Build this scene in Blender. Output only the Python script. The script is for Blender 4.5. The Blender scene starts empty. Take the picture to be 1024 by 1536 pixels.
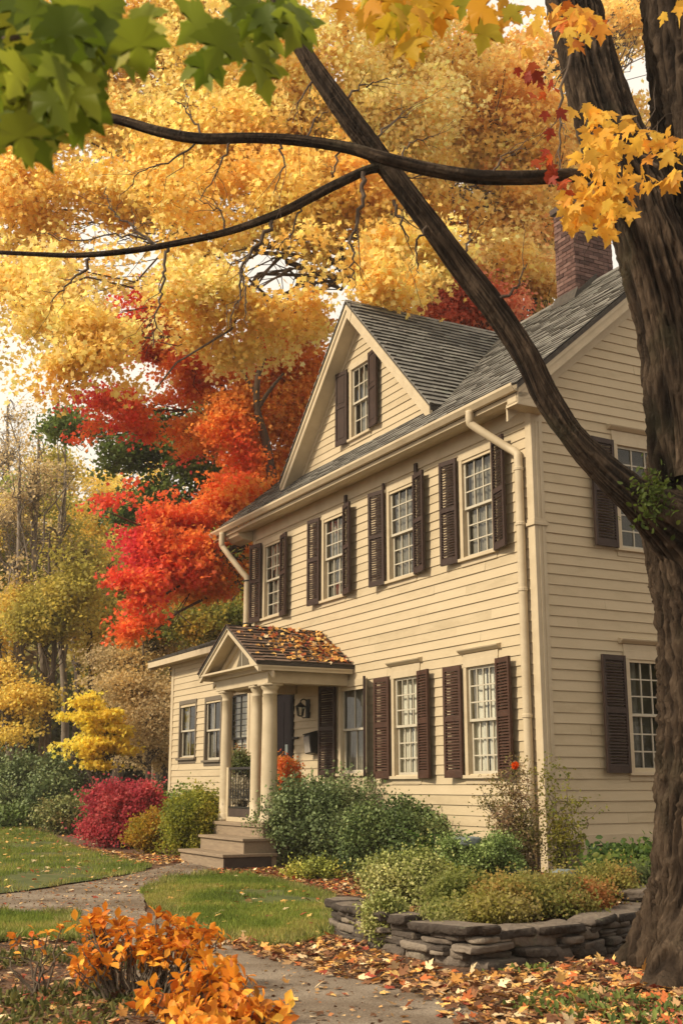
import bpy, math, random
import numpy as np
from mathutils import Vector, Matrix
from mathutils.geometry import delaunay_2d_cdt

sc = bpy.context.scene
COL = sc.collection
R = math.radians
rng = random.Random(7)

# ------------------------------------------------------------------ camera
CAM = np.array([0.0, 0.0, 1.45]); PITCH = math.atan(410/1750.0); F = 1750.0
cd = bpy.data.cameras.new('camera'); cam = bpy.data.objects.new('camera', cd); COL.objects.link(cam)
cam.location = CAM; cam.rotation_euler = (math.pi/2 + PITCH, 0, 0)
cd.sensor_fit = 'VERTICAL'; cd.sensor_height = 36; cd.lens = F/1536*36; cd.clip_end = 1000
cd.dof.use_dof = True; cd.dof.focus_distance = 17; cd.dof.aperture_fstop = 5.6
sc.camera = cam
# ------------------------------------------------------------------ light
SUN_AZ = math.atan2(-0.40, -0.92)   # direction towards the sun, in the ground plane
SUN_EL = R(36)
sd = Vector((math.cos(SUN_AZ)*math.cos(SUN_EL), math.sin(SUN_AZ)*math.cos(SUN_EL), math.sin(SUN_EL)))
ld = bpy.data.lights.new('sun', 'SUN'); lo = bpy.data.objects.new('sun', ld); COL.objects.link(lo)
ld.energy = 3.5; ld.angle = R(6); ld.color = (1.0, 0.85, 0.62)
lo.rotation_euler = sd.to_track_quat('Z', 'Y').to_euler()
w = bpy.data.worlds.new('World'); sc.world = w; w.use_nodes = True
nt = w.node_tree; nt.nodes.clear()
out = nt.nodes.new('ShaderNodeOutputWorld'); bg = nt.nodes.new('ShaderNodeBackground')
sky = nt.nodes.new('ShaderNodeTexSky'); sky.sky_type = 'NISHITA'; sky.sun_disc = False
sky.sun_elevation = SUN_EL; sky.sun_rotation = math.pi/2 - SUN_AZ; sky.dust_density = 4; sky.air_density = 1
tc = nt.nodes.new('ShaderNodeTexCoord'); nz = nt.nodes.new('ShaderNodeTexNoise'); nz.inputs['Scale'].default_value = 2.2
nz.inputs['Detail'].default_value = 5
rp = nt.nodes.new('ShaderNodeValToRGB'); rp.color_ramp.elements[0].position = 0.25; rp.color_ramp.elements[0].color = (.8, .8, .8, 1)
rp.color_ramp.elements[1].position = 0.6; rp.color_ramp.elements[1].color = (1, 1, 1, 1)
mx = nt.nodes.new('ShaderNodeMix'); mx.data_type = 'RGBA'
mx.inputs['B'].default_value = (9.0, 8.15, 6.9, 1)
L = nt.links
L.new(tc.outputs['Generated'], nz.inputs['Vector']); L.new(nz.outputs['Fac'], rp.inputs['Fac']); L.new(rp.outputs['Color'], mx.inputs['Factor'])
L.new(sky.outputs['Color'], mx.inputs['A']); L.new(mx.outputs['Result'], bg.inputs['Color'])
bg.inputs['Strength'].default_value = 0.092; L.new(bg.outputs[0], out.inputs['Surface'])
sc.view_settings.view_transform = 'Standard'; sc.view_settings.look = 'None'; sc.view_settings.exposure = 0.5; sc.view_settings.gamma = 1
sc.cycles.max_bounces = 8; sc.cycles.diffuse_bounces = 5; sc.cycles.glossy_bounces = 2; sc.cycles.transmission_bounces = 4
sc.cycles.transparent_max_bounces = 8; sc.cycles.use_denoising = True; sc.cycles.caustics_reflective = False; sc.cycles.caustics_refractive = False

# ------------------------------------------------------------------ pixel helpers (offline survey of the place)
CT, ST = math.cos(PITCH), math.sin(PITCH)
def ray(px, py):
    a, b, c = px-512, F, -(py-768)
    return np.array([a, b*CT-c*ST, b*ST+c*CT])
def W(px, py, Y):
    r = ray(px, py); return CAM + r*(Y/r[1])
def mpp(px, py, Y):            # metres per photo pixel at that point
    r = ray(px, py); return (Y/r[1])
def lin(h):
    h = h.lstrip('#'); v = [int(h[i:i+2], 16)/255 for i in (0, 2, 4)]
    return tuple((x/12.92 if x <= .04045 else ((x+.055)/1.055)**2.4) for x in v)

# ------------------------------------------------------------------ noise
def _h(ix, iy, iz, seed):
    n = (ix*374761393 + iy*668265263 + iz*2147483647 + seed*974634777) & 0xFFFFFFFF
    n = ((n ^ (n >> 13))*1274126177) & 0xFFFFFFFF
    n = (n ^ (n >> 16)) & 0xFFFFFFFF
    return n/4294967295.0
def vnoise(P, seed=0):
    P = np.asarray(P, float); i = np.floor(P).astype(np.int64); f = P-i; f = f*f*(3-2*f)
    r = 0
    for dx in (0, 1):
        wx = f[..., 0] if dx else 1-f[..., 0]
        for dy in (0, 1):
            wy = f[..., 1] if dy else 1-f[..., 1]
            for dz in (0, 1):
                wz = f[..., 2] if dz else 1-f[..., 2]
                r = r + wx*wy*wz*_h(i[..., 0]+dx, i[..., 1]+dy, i[..., 2]+dz, seed)
    return r
def fbm(P, seed=0, o=3):
    P = np.asarray(P, float); r = 0; a = .5; s = 0
    for k in range(o):
        r = r+a*vnoise(P*(2**k), seed+k); s += a; a *= .5
    return r/s

# ------------------------------------------------------------------ materials
def mat(name, base, rough=.8, var=None, scale=3, detail=4, bump=0, bscale=20, bdist=.01, spec=.3, stretch=(1, 1, 1), coords='Object', ramp=None, metallic=0):
    m = bpy.data.materials.new(name); m.use_nodes = True; t = m.node_tree; l = t.links
    b = t.nodes['Principled BSDF']; b.inputs['Roughness'].default_value = rough; b.inputs['Specular IOR Level'].default_value = spec
    b.inputs['Metallic'].default_value = metallic
    b.inputs['Base Color'].default_value = (*base, 1)
    c = t.nodes.new('ShaderNodeTexCoord'); mp = t.nodes.new('ShaderNodeMapping'); mp.inputs['Scale'].default_value = stretch
    l.new(c.outputs[coords], mp.inputs['Vector'])
    if var or ramp:
        n = t.nodes.new('ShaderNodeTexNoise'); n.inputs['Scale'].default_value = scale; n.inputs['Detail'].default_value = detail
        n.inputs['Roughness'].default_value = .65
        l.new(mp.outputs[0], n.inputs['Vector'])
        r = t.nodes.new('ShaderNodeValToRGB'); l.new(n.outputs['Fac'], r.inputs['Fac'])
        st = ramp or [(.3, base), (.7, var)]
        e = r.color_ramp.elements
        e[0].position, e[0].color = st[0][0], (*st[0][1], 1); e[1].position, e[1].color = st[-1][0], (*st[-1][1], 1)
        for p, q in st[1:-1]:
            z = e.new(p); z.color = (*q, 1)
        l.new(r.outputs[0], b.inputs['Base Color'])
    if bump:
        n2 = t.nodes.new('ShaderNodeTexNoise'); n2.inputs['Scale'].default_value = bscale; n2.inputs['Detail'].default_value = 5
        l.new(mp.outputs[0], n2.inputs['Vector'])
        bp = t.nodes.new('ShaderNodeBump'); bp.inputs['Strength'].default_value = bump; bp.inputs['Distance'].default_value = bdist
        l.new(n2.outputs['Fac'], bp.inputs['Height']); l.new(bp.outputs[0], b.inputs['Normal'])
    return m
def leafmat(name, trans=.35, rough=.55, spec=.3):
    m = bpy.data.materials.new(name); m.use_nodes = True; t = m.node_tree; l = t.links
    b = t.nodes['Principled BSDF']; b.inputs['Roughness'].default_value = rough; b.inputs['Specular IOR Level'].default_value = spec
    a = t.nodes.new('ShaderNodeAttribute'); a.attribute_name = 'col'
    tr = t.nodes.new('ShaderNodeBsdfTranslucent'); ms = t.nodes.new('ShaderNodeMixShader'); ms.inputs[0].default_value = trans
    l.new(a.outputs['Color'], b.inputs['Base Color']); l.new(a.outputs['Color'], tr.inputs['Color'])
    l.new(b.outputs[0], ms.inputs[1]); l.new(tr.outputs[0], ms.inputs[2]); l.new(ms.outputs[0], t.nodes['Material Output'].inputs['Surface'])
    return m
def island_mat(name, stops, rough=.85, nscale=6, nmix=.5, bump=.5, bscale=30, bdist=.01, lichen=None, spec=.2, stretch=(1, 1, 1)):
    """colour from random-per-island plus noise: shingles, stones, bricks"""
    m = bpy.data.materials.new(name); m.use_nodes = True; t = m.node_tree; l = t.links
    b = t.nodes['Principled BSDF']; b.inputs['Roughness'].default_value = rough; b.inputs['Specular IOR Level'].default_value = spec
    g = t.nodes.new('ShaderNodeNewGeometry'); c = t.nodes.new('ShaderNodeTexCoord')
    mp = t.nodes.new('ShaderNodeMapping'); mp.inputs['Scale'].default_value = stretch; l.new(c.outputs['Object'], mp.inputs['Vector'])
    n = t.nodes.new('ShaderNodeTexNoise'); n.inputs['Scale'].default_value = nscale; n.inputs['Detail'].default_value = 6; n.inputs['Roughness'].default_value = .7
    l.new(mp.outputs[0], n.inputs['Vector'])
    mm = t.nodes.new('ShaderNodeMix'); mm.data_type = 'FLOAT'; mm.inputs[0].default_value = nmix
    l.new(g.outputs['Random Per Island'], mm.inputs[2]); l.new(n.outputs['Fac'], mm.inputs[3])
    r = t.nodes.new('ShaderNodeValToRGB'); l.new(mm.outputs[0], r.inputs['Fac'])
    e = r.color_ramp.elements
    e[0].position, e[0].color = stops[0][0], (*stops[0][1], 1); e[1].position, e[1].color = stops[-1][0], (*stops[-1][1], 1)
    for p, q in stops[1:-1]:
        z = e.new(p); z.color = (*q, 1)
    colr = r.outputs[0]
    if lichen:
        n3 = t.nodes.new('ShaderNodeTexNoise'); n3.inputs['Scale'].default_value = lichen[1]; n3.inputs['Detail'].default_value = 8; n3.inputs['Roughness'].default_value = .75
        l.new(c.outputs['Object'], n3.inputs['Vector'])
        r3 = t.nodes.new('ShaderNodeValToRGB'); r3.color_ramp.elements[0].position = lichen[2]; r3.color_ramp.elements[1].position = lichen[2]+.12
        l.new(n3.outputs['Fac'], r3.inputs['Fac'])
        x = t.nodes.new('ShaderNodeMix'); x.data_type = 'RGBA'; l.new(r3.outputs[0], x.inputs['Factor']); l.new(colr, x.inputs['A']); x.inputs['B'].default_value = (*lichen[0], 1)
        colr = x.outputs['Result']
    l.new(colr, b.inputs['Base Color'])
    n2 = t.nodes.new('ShaderNodeTexNoise'); n2.inputs['Scale'].default_value = bscale; n2.inputs['Detail'].default_value = 6
    l.new(c.outputs['Object'], n2.inputs['Vector'])
    bp = t.nodes.new('ShaderNodeBump'); bp.inputs['Strength'].default_value = bump; bp.inputs['Distance'].default_value = bdist
    l.new(n2.outputs['Fac'], bp.inputs['Height']); l.new(bp.outputs[0], b.inputs['Normal'])
    return m
def glassmat():
    m = bpy.data.materials.new('window_glass'); m.use_nodes = True; t = m.node_tree; l = t.links; t.nodes.remove(t.nodes['Principled BSDF'])
    tr = t.nodes.new('ShaderNodeBsdfTransparent'); tr.inputs[0].default_value = (.86, .88, .86, 1)
    gl = t.nodes.new('ShaderNodeBsdfGlossy'); gl.inputs['Roughness'].default_value = .03; gl.inputs[0].default_value = (.9, .9, .9, 1)
    fr = t.nodes.new('ShaderNodeFresnel'); fr.inputs[0].default_value = 1.5
    c = t.nodes.new('ShaderNodeTexCoord'); n = t.nodes.new('ShaderNodeTexNoise'); n.inputs['Scale'].default_value = 3
    bp = t.nodes.new('ShaderNodeBump'); bp.inputs['Strength'].default_value = .25; bp.inputs['Distance'].default_value = .01
    l.new(c.outputs['Object'], n.inputs['Vector']); l.new(n.outputs['Fac'], bp.inputs['Height']); l.new(bp.outputs[0], gl.inputs['Normal'])
    ms = t.nodes.new('ShaderNodeMixShader'); l.new(fr.outputs[0], ms.inputs[0]); l.new(tr.outputs[0], ms.inputs[1]); l.new(gl.outputs[0], ms.inputs[2])
    l.new(ms.outputs[0], t.nodes['Material Output'].inputs['Surface']); return m

M = {}
M['siding'] = island_mat('siding_paint', [(.15, (.35, .28, .178)), (.45, (.47, .385, .255)), (.8, (.515, .425, .29))], rough=.6, nscale=2.4, nmix=.72, bump=.35, bscale=14, bdist=.006, spec=.25, stretch=(.6, .6, 2.2))
M['trim'] = mat('trim_paint', (.53, .445, .31), .55, (.43, .35, .235), scale=3, detail=8, bump=.2, bscale=12, bdist=.004)
M['white'] = mat('sash_paint', (.50, .455, .36), .5, (.42, .38, .30), scale=6)
M['shutter'] = mat('shutter_paint', (.028, .0145, .0105), .6, (.045, .024, .018), scale=5, detail=8, bump=.3, bscale=25)
M['shutter_red'] = mat('shutter_paint_reddish', (.040, .017, .010), .6, (.070, .031, .019), scale=5, detail=8, bump=.3, bscale=25)
M['black'] = mat('black_paint_and_hatch_dark', (.010, .008, .010), .8, (.014, .011, .013), spec=.08)
M['iron'] = mat('black_iron', (.014, .013, .013), .45, (.03, .028, .026), scale=20)
M['glass'] = glassmat()
M['curtain'] = mat('curtain_cloth', (.86, .82, .72), .95, (.76, .72, .62), scale=9)
M['sheer'] = mat('sheer_cloth', (.33, .30, .25), .95, (.20, .185, .155), scale=5)
M['blind'] = mat('blind_cloth', (.72, .66, .52), .9)
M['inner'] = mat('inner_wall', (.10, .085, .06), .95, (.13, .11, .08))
M['shingle'] = island_mat('grey_shingle', [(.15, (.075, .070, .064)), (.45, (.155, .148, .134)), (.65, (.215, .205, .185)), (.85, (.29, .28, .25))], nscale=5, nmix=.7, bump=.8, bscale=45, bdist=.012, lichen=((.23, .245, .20), 3.1, .56))
M['shingle_brown'] = island_mat('brown_shingle', [(.25, (.055, .035, .026)), (.5, (.12, .075, .055)), (.75, (.19, .13, .10))], nscale=6, nmix=.5, bump=.9, bscale=40, bdist=.015)
M['butt_shadow'] = mat('shingle_butt_shadow', (.045, .038, .032), .95, (.075, .066, .056), scale=9)  # butt ends darkened to paint a shadow line under each course
M['roofedge'] = mat('roof_edge', (.045, .038, .034), .9, (.08, .07, .06), scale=12)
M['brick'] = island_mat('chimney_brick', [(.2, (.055, .030, .027)), (.5, (.115, .062, .054)), (.8, (.19, .115, .098))], nscale=14, nmix=.45, bump=.8, bscale=50, bdist=.01, lichen=((.07, .05, .048), 4, .6))
M['mortar'] = mat('mortar', (.055, .038, .033), .95, (.10, .075, .065), scale=20)
M['stone'] = island_mat('field_stone', [(.15, (.035, .027, .023)), (.42, (.085, .069, .058)), (.62, (.15, .122, .10)), (.85, (.27, .225, .175))], nscale=9, nmix=.45, bump=1, bscale=18, bdist=.03, lichen=((.17, .18, .12), 6, .60))
M['bluestone'] = mat('blue_stone', (.20, .23, .23), .9, (.12, .14, .14), scale=8, bump=.5)
M['stepwood'] = mat('step_wood', (.30, .23, .155), .75, (.19, .14, .10), scale=4, detail=8, stretch=(1, 8, 8), bump=.3, bscale=12)
M['stepdark'] = mat('step_shade_and_kick_plate', (.045, .032, .028), .8, (.07, .05, .04), scale=6)  # kick plate brown, and the shade painted on the step side
M['concrete'] = mat('foundation', (.20, .16, .12), .9, (.13, .10, .08), scale=4, bump=.4)
M['stem'] = mat('shrub_stem', (.075, .055, .04), .9, (.13, .10, .07), scale=15)
M['twigpale'] = mat('pale_bark', (.17, .135, .105), .9, (.26, .22, .18), scale=6)
M['twig'] = mat('tree_bark_far', (.060, .042, .032), .9, (.12, .088, .065), scale=6, bump=.5, bscale=15, stretch=(1, 1, .3))
M['leaf'] = leafmat('leaf', .6)
M['leafmid'] = leafmat('leaf_mid', .28, .5)
M['leafthick'] = leafmat('leaf_thick', .18, .5)
M['leafdry'] = leafmat('leaf_dry', .12, .8, .15)
M['grass'] = leafmat('grass_blade', .3, .7)

def barkmat():
    m = bpy.data.materials.new('ridged_bark'); m.use_nodes = True; t = m.node_tree; l = t.links
    b = t.nodes['Principled BSDF']; b.inputs['Roughness'].default_value = .92; b.inputs['Specular IOR Level'].default_value = .15
    c = t.nodes.new('ShaderNodeTexCoord'); a = t.nodes.new('ShaderNodeAttribute'); a.attribute_name = 'ridge'
    n = t.nodes.new('ShaderNodeTexNoise'); n.inputs['Scale'].default_value = 9; n.inputs['Detail'].default_value = 9; n.inputs['Roughness'].default_value = .72
    mp = t.nodes.new('ShaderNodeMapping'); mp.inputs['Scale'].default_value = (1, 1, .35)
    l.new(c.outputs['Object'], mp.inputs['Vector']); l.new(mp.outputs[0], n.inputs['Vector'])
    ad = t.nodes.new('ShaderNodeMix'); ad.data_type = 'FLOAT'; ad.inputs[0].default_value = .42
    l.new(a.outputs['Fac'], ad.inputs[2]); l.new(n.outputs['Fac'], ad.inputs[3])
    r = t.nodes.new('ShaderNodeValToRGB'); e = r.color_ramp.elements
    e[0].position, e[0].color = .30, (.010, .006, .0045, 1); e[1].position, e[1].color = .78, (.115, .080, .054, 1)  # furrows darker than ridges: bark tone plus shade painted into the grooves
    z = e.new(.52); z.color = (.040, .026, .0175, 1)
    l.new(ad.outputs[0], r.inputs['Fac'])
    n4 = t.nodes.new('ShaderNodeTexNoise'); n4.inputs['Scale'].default_value = 1.3; n4.inputs['Detail'].default_value = 6
    l.new(c.outputs['Object'], n4.inputs['Vector'])
    r4 = t.nodes.new('ShaderNodeValToRGB'); r4.color_ramp.elements[0].position = .56; r4.color_ramp.elements[1].position = .72
    l.new(n4.outputs['Fac'], r4.inputs['Fac'])
    x = t.nodes.new('ShaderNodeMix'); x.data_type = 'RGBA'; l.new(r4.outputs[0], x.inputs['Factor']); l.new(r.outputs[0], x.inputs['A']); x.inputs['B'].default_value = (.045, .040, .022, 1)
    l.new(x.outputs['Result'], b.inputs['Base Color'])
    n2 = t.nodes.new('ShaderNodeTexNoise'); n2.inputs['Scale'].default_value = 34; n2.inputs['Detail'].default_value = 7
    l.new(mp.outputs[0], n2.inputs['Vector'])
    vo = t.nodes.new('ShaderNodeTexVoronoi'); vo.feature = 'DISTANCE_TO_EDGE'; vo.inputs['Scale'].default_value = 13
    mp2 = t.nodes.new('ShaderNodeMapping'); mp2.inputs['Scale'].default_value = (1, 1, .22); wn = t.nodes.new('ShaderNodeMix'); wn.data_type = 'RGBA'; wn.inputs['Factor'].default_value = .12
    l.new(c.outputs['Object'], wn.inputs['A']); l.new(n.outputs['Color'], wn.inputs['B']); l.new(wn.outputs['Result'], mp2.inputs['Vector']); l.new(mp2.outputs[0], vo.inputs['Vector'])
    mu = t.nodes.new('ShaderNodeMath'); mu.operation = 'MULTIPLY_ADD'; mu.inputs[1].default_value = 2.2; l.new(vo.outputs['Distance'], mu.inputs[0]); l.new(n2.outputs['Fac'], mu.inputs[2])
    bp = t.nodes.new('ShaderNodeBump'); bp.inputs['Strength'].default_value = 1; bp.inputs['Distance'].default_value = .045
    l.new(mu.outputs[0], bp.inputs['Height']); l.new(bp.outputs[0], b.inputs['Normal'])
    return m
M['bark'] = barkmat()

# ------------------------------------------------------------------ object helpers
def tag(o, label=None, cat=None, group=None, kind=None):
    if label: o['label'] = label
    if cat: o['category'] = cat
    if group: o['group'] = group
    if kind: o['kind'] = kind
    return o
def empty(name, loc, label=None, cat=None, group=None, rz=0):
    o = bpy.data.objects.new(name, None); COL.objects.link(o); o.location = loc; o.rotation_euler = (0, 0, rz)
    o.empty_display_size = .3
    return tag(o, label, cat, group)
class MB:
    def __init__(s): s.v = []; s.f = []; s.dark = set()
    def box(s, x0, x1, y0, y1, z0, z1, mtx=None):
        b = len(s.v)
        for p in [(x0, y0, z0), (x1, y0, z0), (x1, y1, z0), (x0, y1, z0), (x0, y0, z1), (x1, y0, z1), (x1, y1, z1), (x0, y1, z1)]:
            s.v.append(tuple(mtx @ Vector(p)) if mtx is not None else p)
        for f in [(0, 3, 2, 1), (4, 5, 6, 7), (0, 1, 5, 4), (1, 2, 6, 5), (2, 3, 7, 6), (3, 0, 4, 7)]:
            s.f.append(tuple(b+i for i in f))
    def quad(s, *p):
        b = len(s.v); s.v += [tuple(q) for q in p]; s.f.append(tuple(range(b, b+len(p))))
    def prism(s, poly, y0, y1, axis='y'):
        """polygon in (a,z) extruded along y (axis y) or in (b,z) extruded along x (axis x)"""
        b = len(s.v); n = len(poly)
        for y in (y0, y1):
            for (a, z) in poly: s.v.append((a, y, z) if axis == 'y' else (y, a, z))
        s.f.append(tuple(b+i for i in range(n))); s.f.append(tuple(b+n+i for i in reversed(range(n))))
        for i in range(n):
            j = (i+1) % n; s.f.append((b+i, b+n+i, b+n+j, b+j))
    def lathe(s, cx, cy, prof, seg=24, flute=0):
        b = len(s.v)
        for (r, z) in prof:
            for k in range(seg):
                a = 2*math.pi*k/seg
                s.v.append((cx+r*math.cos(a), cy+r*math.sin(a), z))
        for i in range(len(prof)-1):
            for k in range(seg):
                k2 = (k+1) % seg
                s.f.append((b+i*seg+k, b+i*seg+k2, b+(i+1)*seg+k2, b+(i+1)*seg+k))
        s.f.append(tuple(b+(len(prof)-1)*seg+k for k in range(seg))); s.f.append(tuple(b+k for k in reversed(range(seg))))
    def tube(s, pts, rad, seg=8):
        pts = [Vector(p) for p in pts]; n = len(pts)
        if not hasattr(rad, '__len__'): rad = [rad]*n
        b = len(s.v); t = (pts[1]-pts[0]).normalized(); x = t.orthogonal().normalized()
        for i, p in enumerate(pts):
            t = (pts[min(i+1, n-1)]-pts[max(i-1, 0)]).normalized(); x = (x-t*x.dot(t)).normalized(); y = t.cross(x)
            for k in range(seg):
                a = 2*math.pi*k/seg; s.v.append(tuple(p+(x*math.cos(a)+y*math.sin(a))*rad[i]))
        for i in range(n-1):
            for k in range(seg):
                k2 = (k+1) % seg; s.f.append((b+i*seg+k, b+i*seg+k2, b+(i+1)*seg+k2, b+(i+1)*seg+k))
        s.f.append(tuple(b+k for k in reversed(range(seg)))); s.f.append(tuple(b+(n-1)*seg+k for k in range(seg)))
    def build(s, name, m, parent=None, smooth=False, bevel=0):
        me = bpy.data.meshes.new(name); me.from_pydata(s.v, [], s.f); me.materials.append(m)
        o = bpy.data.objects.new(name, me); COL.objects.link(o)
        if parent is not None: o.parent = parent
        if smooth:
            for p in me.polygons: p.use_smooth = True
        if bevel:
            q = o.modifiers.new('bevel', 'BEVEL'); q.width = bevel; q.segments = 2; q.limit_method = 'ANGLE'
        me.update(); return o

def npmesh(name, V, loops, starts, m, parent=None, col=None, smooth=False, fattr=None):
    me = bpy.data.meshes.new(name)
    me.vertices.add(len(V)); me.vertices.foreach_set('co', np.ascontiguousarray(V, dtype=np.float32).ravel())
    me.loops.add(len(loops)); me.loops.foreach_set('vertex_index', np.ascontiguousarray(loops, dtype=np.int32))
    me.polygons.add(len(starts)); me.polygons.foreach_set('loop_start', np.ascontiguousarray(starts, dtype=np.int32))
    if smooth: me.polygons.foreach_set('use_smooth', np.ones(len(starts), dtype=bool))
    me.update(calc_edges=True)
    if col is not None:
        a = me.attributes.new('col', 'FLOAT_COLOR', 'POINT')
        c = np.ones((len(V), 4), dtype=np.float32); c[:, :3] = col; a.data.foreach_set('color', c.ravel())
    if fattr is not None:
        a = me.attributes.new(fattr[0], 'FLOAT', 'POINT'); a.data.foreach_set('value', np.ascontiguousarray(fattr[1], dtype=np.float32))
    me.materials.append(m)
    o = bpy.data.objects.new(name, me); COL.objects.link(o)
    if parent is not None: o.parent = parent
    return o

# leaf templates: local x across, y from stalk to tip, z up; faces as index lists
def T_kite(): return np.array([(0, 0, 0), (-.36, .5, .08), (0, 1, 0), (.36, .5, .08)]), [(0, 2, 1), (0, 3, 2)]
def T_oval(): return np.array([(0, 0, 0), (-.24, .28, .05), (-.24, .68, .06), (0, 1, -.05), (.24, .68, .06), (.24, .28, .05), (0, .5, -.03)]), [(0, 6, 2, 1), (6, 3, 2), (0, 5, 4, 6), (6, 4, 3)]
def T_blade(): return np.array([(-.5, 0, 0), (.5, 0, 0), (.1, 1, 0)]), [(0, 1, 2)]
def T_star():          # five-point small maple leaf, seen from far
    return np.array([(0, 0, 0), (-.32, .05, .03), (-.22, .30, .03), (-.55, .48, .06), (-.22, .60, .02), (0, 1, -.03), (.22, .60, .02), (.55, .48, .06), (.22, .30, .03), (.32, .05, .03)]), \
        [(0, 5, 4, 2), (0, 2, 1), (2, 4, 3), (0, 8, 6, 5), (0, 9, 8), (8, 7, 6)]
def T_maple():
    h = [(.0, .0), (.10, -.04), (.30, -.02), (.26, .08), (.40, .16), (.33, .22), (.50, .36), (.62, .56), (.45, .55), (.36, .60), (.30, .52), (.17, .50), (.20, .66), (.27, .74), (.15, .82), (.11, .90), (.0, 1.12)]
    n = len(h); V = []
    for (x, y) in h: V.append((x, y, .22*x - .25*x*x-.12*y*y))
    for (x, y) in h[1:-1]: V.append((-x, y, .22*x-.25*x*x-.12*y*y))
    V.append((0, .45, -.03)); c = len(V)-1
    f = []
    Rr = list(range(n)); Ll = [0]+list(range(n, n+n-2))+[n-1]
    for A, rev in ((Rr, 0), (Ll, 1)):
        for i in range(n-1):
            t = (c, A[i], A[i+1]); f.append(t[::-1] if rev else t)
    return np.array(V), f
TEMPL = {k: v() for k, v in dict(kite=T_kite, oval=T_oval, blade=T_blade, star=T_star, maple=T_maple).items()}

def leaves(name, P, D, N, size, colr, m, parent=None, templ='kite', width=1.0):
    """P base points, D tip direction, N face normal (not necessarily orthogonal)"""
    T, faces = TEMPL[templ]; n = len(P)
    if n == 0: return None
    D = D/np.maximum(np.linalg.norm(D, axis=1, keepdims=True), 1e-6)
    X = np.cross(D, N); X /= np.maximum(np.linalg.norm(X, axis=1, keepdims=True), 1e-6); Z = np.cross(X, D)
    size = np.broadcast_to(size, (n,))
    V = P[:, None, :] + size[:, None, None]*(T[None, :, 0, None]*width*X[:, None, :] + T[None, :, 1, None]*D[:, None, :] + T[None, :, 2, None]*Z[:, None, :])
    k = len(T); fl = np.concatenate([np.array(f) for f in faces]); tot = np.array([len(f) for f in faces])
    loops = (np.arange(n)[:, None]*k + fl[None, :]).ravel()
    st = np.concatenate([[0], np.cumsum(tot)[:-1]]); starts = (np.arange(n)[:, None]*tot.sum()+st[None, :]).ravel()
    C = np.repeat(colr, k, axis=0)
    return npmesh(name, V.reshape(-1, 3), loops, starts, m, parent, C)
def rdirs(rs, n, up=0.0, flat=1.0):
    d = rs.normal(size=(n, 3)); d[:, 2] = d[:, 2]*flat+up
    return d/np.maximum(np.linalg.norm(d, axis=1, keepdims=True), 1e-6)
def palette(rs, P, cols, scale=.8, jitter=.12, seed=0, rand=.35, bias=None):
    """pick along the list of colours by clump noise + a random part; slight brightness jitter between leaves"""
    cols = np.array(cols); n = len(P)
    t = fbm(P*scale+seed*13.7, seed, 2); t = np.clip((t-.5)*2.4+.5, 0, 1)
    if bias is not None: t = np.clip(t*.5+bias*.5, 0, 1) if not callable(bias) else np.clip(t*.45+bias(P)*.75-.1, 0, 1)
    t = np.clip(t*(1-rand)+rs.random(n)*rand, 0, .9999)*(len(cols)-1)
    i = t.astype(int); f = (t-i)[:, None]
    c = cols[i]*(1-f)+cols[np.minimum(i+1, len(cols)-1)]*f
    return np.clip(c*(1+rs.normal(size=(n, 1))*jitter), 0.002, .95)

def catmull(pts, per=8):
    pts = np.array(pts, float); Pp = np.vstack([2*pts[0]-pts[1], pts, 2*pts[-1]-pts[-2]]); o = []
    for i in range(1, len(Pp)-2):
        for k in range(per):
            t = k/per; p0, p1, p2, p3 = Pp[i-1:i+3]
            o.append(.5*((2*p1)+(-p0+p2)*t+(2*p0-5*p1+4*p2-p3)*t*t+(-p0+3*p1-3*p2+p3)*t**3))
    o.append(pts[-1]); return np.array(o)
class Tubes:
    """many smooth tubes in one numpy mesh (branches of one tree)"""
    def __init__(s): s.V = []; s.L = []; s.n = 0
    def add(s, pts, rad, seg=6):
        pts = np.asarray(pts, float); n = len(pts); rad = np.broadcast_to(rad, (n,))
        t = np.gradient(pts, axis=0); t /= np.maximum(np.linalg.norm(t, axis=1, keepdims=True), 1e-9)
        x = np.cross(t[0], [0.3, .9, .1]); x /= np.linalg.norm(x); X = []
        for i in range(n):
            x = x-t[i]*x.dot(t[i]); x = x/max(np.linalg.norm(x), 1e-9); X.append(x)
        X = np.array(X); Y = np.cross(t, X); a = np.linspace(0, 2*np.pi, seg, endpoint=False)
        V = pts[:, None, :]+rad[:, None, None]*(np.cos(a)[None, :, None]*X[:, None, :]+np.sin(a)[None, :, None]*Y[:, None, :])
        i = np.arange(n-1)[:, None]*seg; k = np.arange(seg)[None, :]; k2 = (k+1) % seg
        q = np.stack([i+k, i+k2, i+seg+k2, i+seg+k], -1).reshape(-1, 4)+s.n
        s.V.append(V.reshape(-1, 3)); s.L.append(q); s.n += n*seg
    def build(s, name, m, parent=None):
        V = np.vstack(s.V); Lq = np.vstack(s.L)
        return npmesh(name, V, Lq.ravel(), np.arange(len(Lq))*4, m, parent, smooth=True)
def wob(a, b, rs, n=6, amp=.08, sag=0.0):
    a = np.array(a, float); b = np.array(b, float); t = np.linspace(0, 1, n)[:, None]; L_ = np.linalg.norm(b-a)
    p = a+(b-a)*t; off = rs.normal(size=(n, 3))*amp*L_*np.sin(np.pi*t)**.6; off[0] = 0; off[-1] = 0
    p = p+off; p[:, 2] += (np.sin(np.pi*t[:, 0])*sag*L_)
    return p

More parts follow.
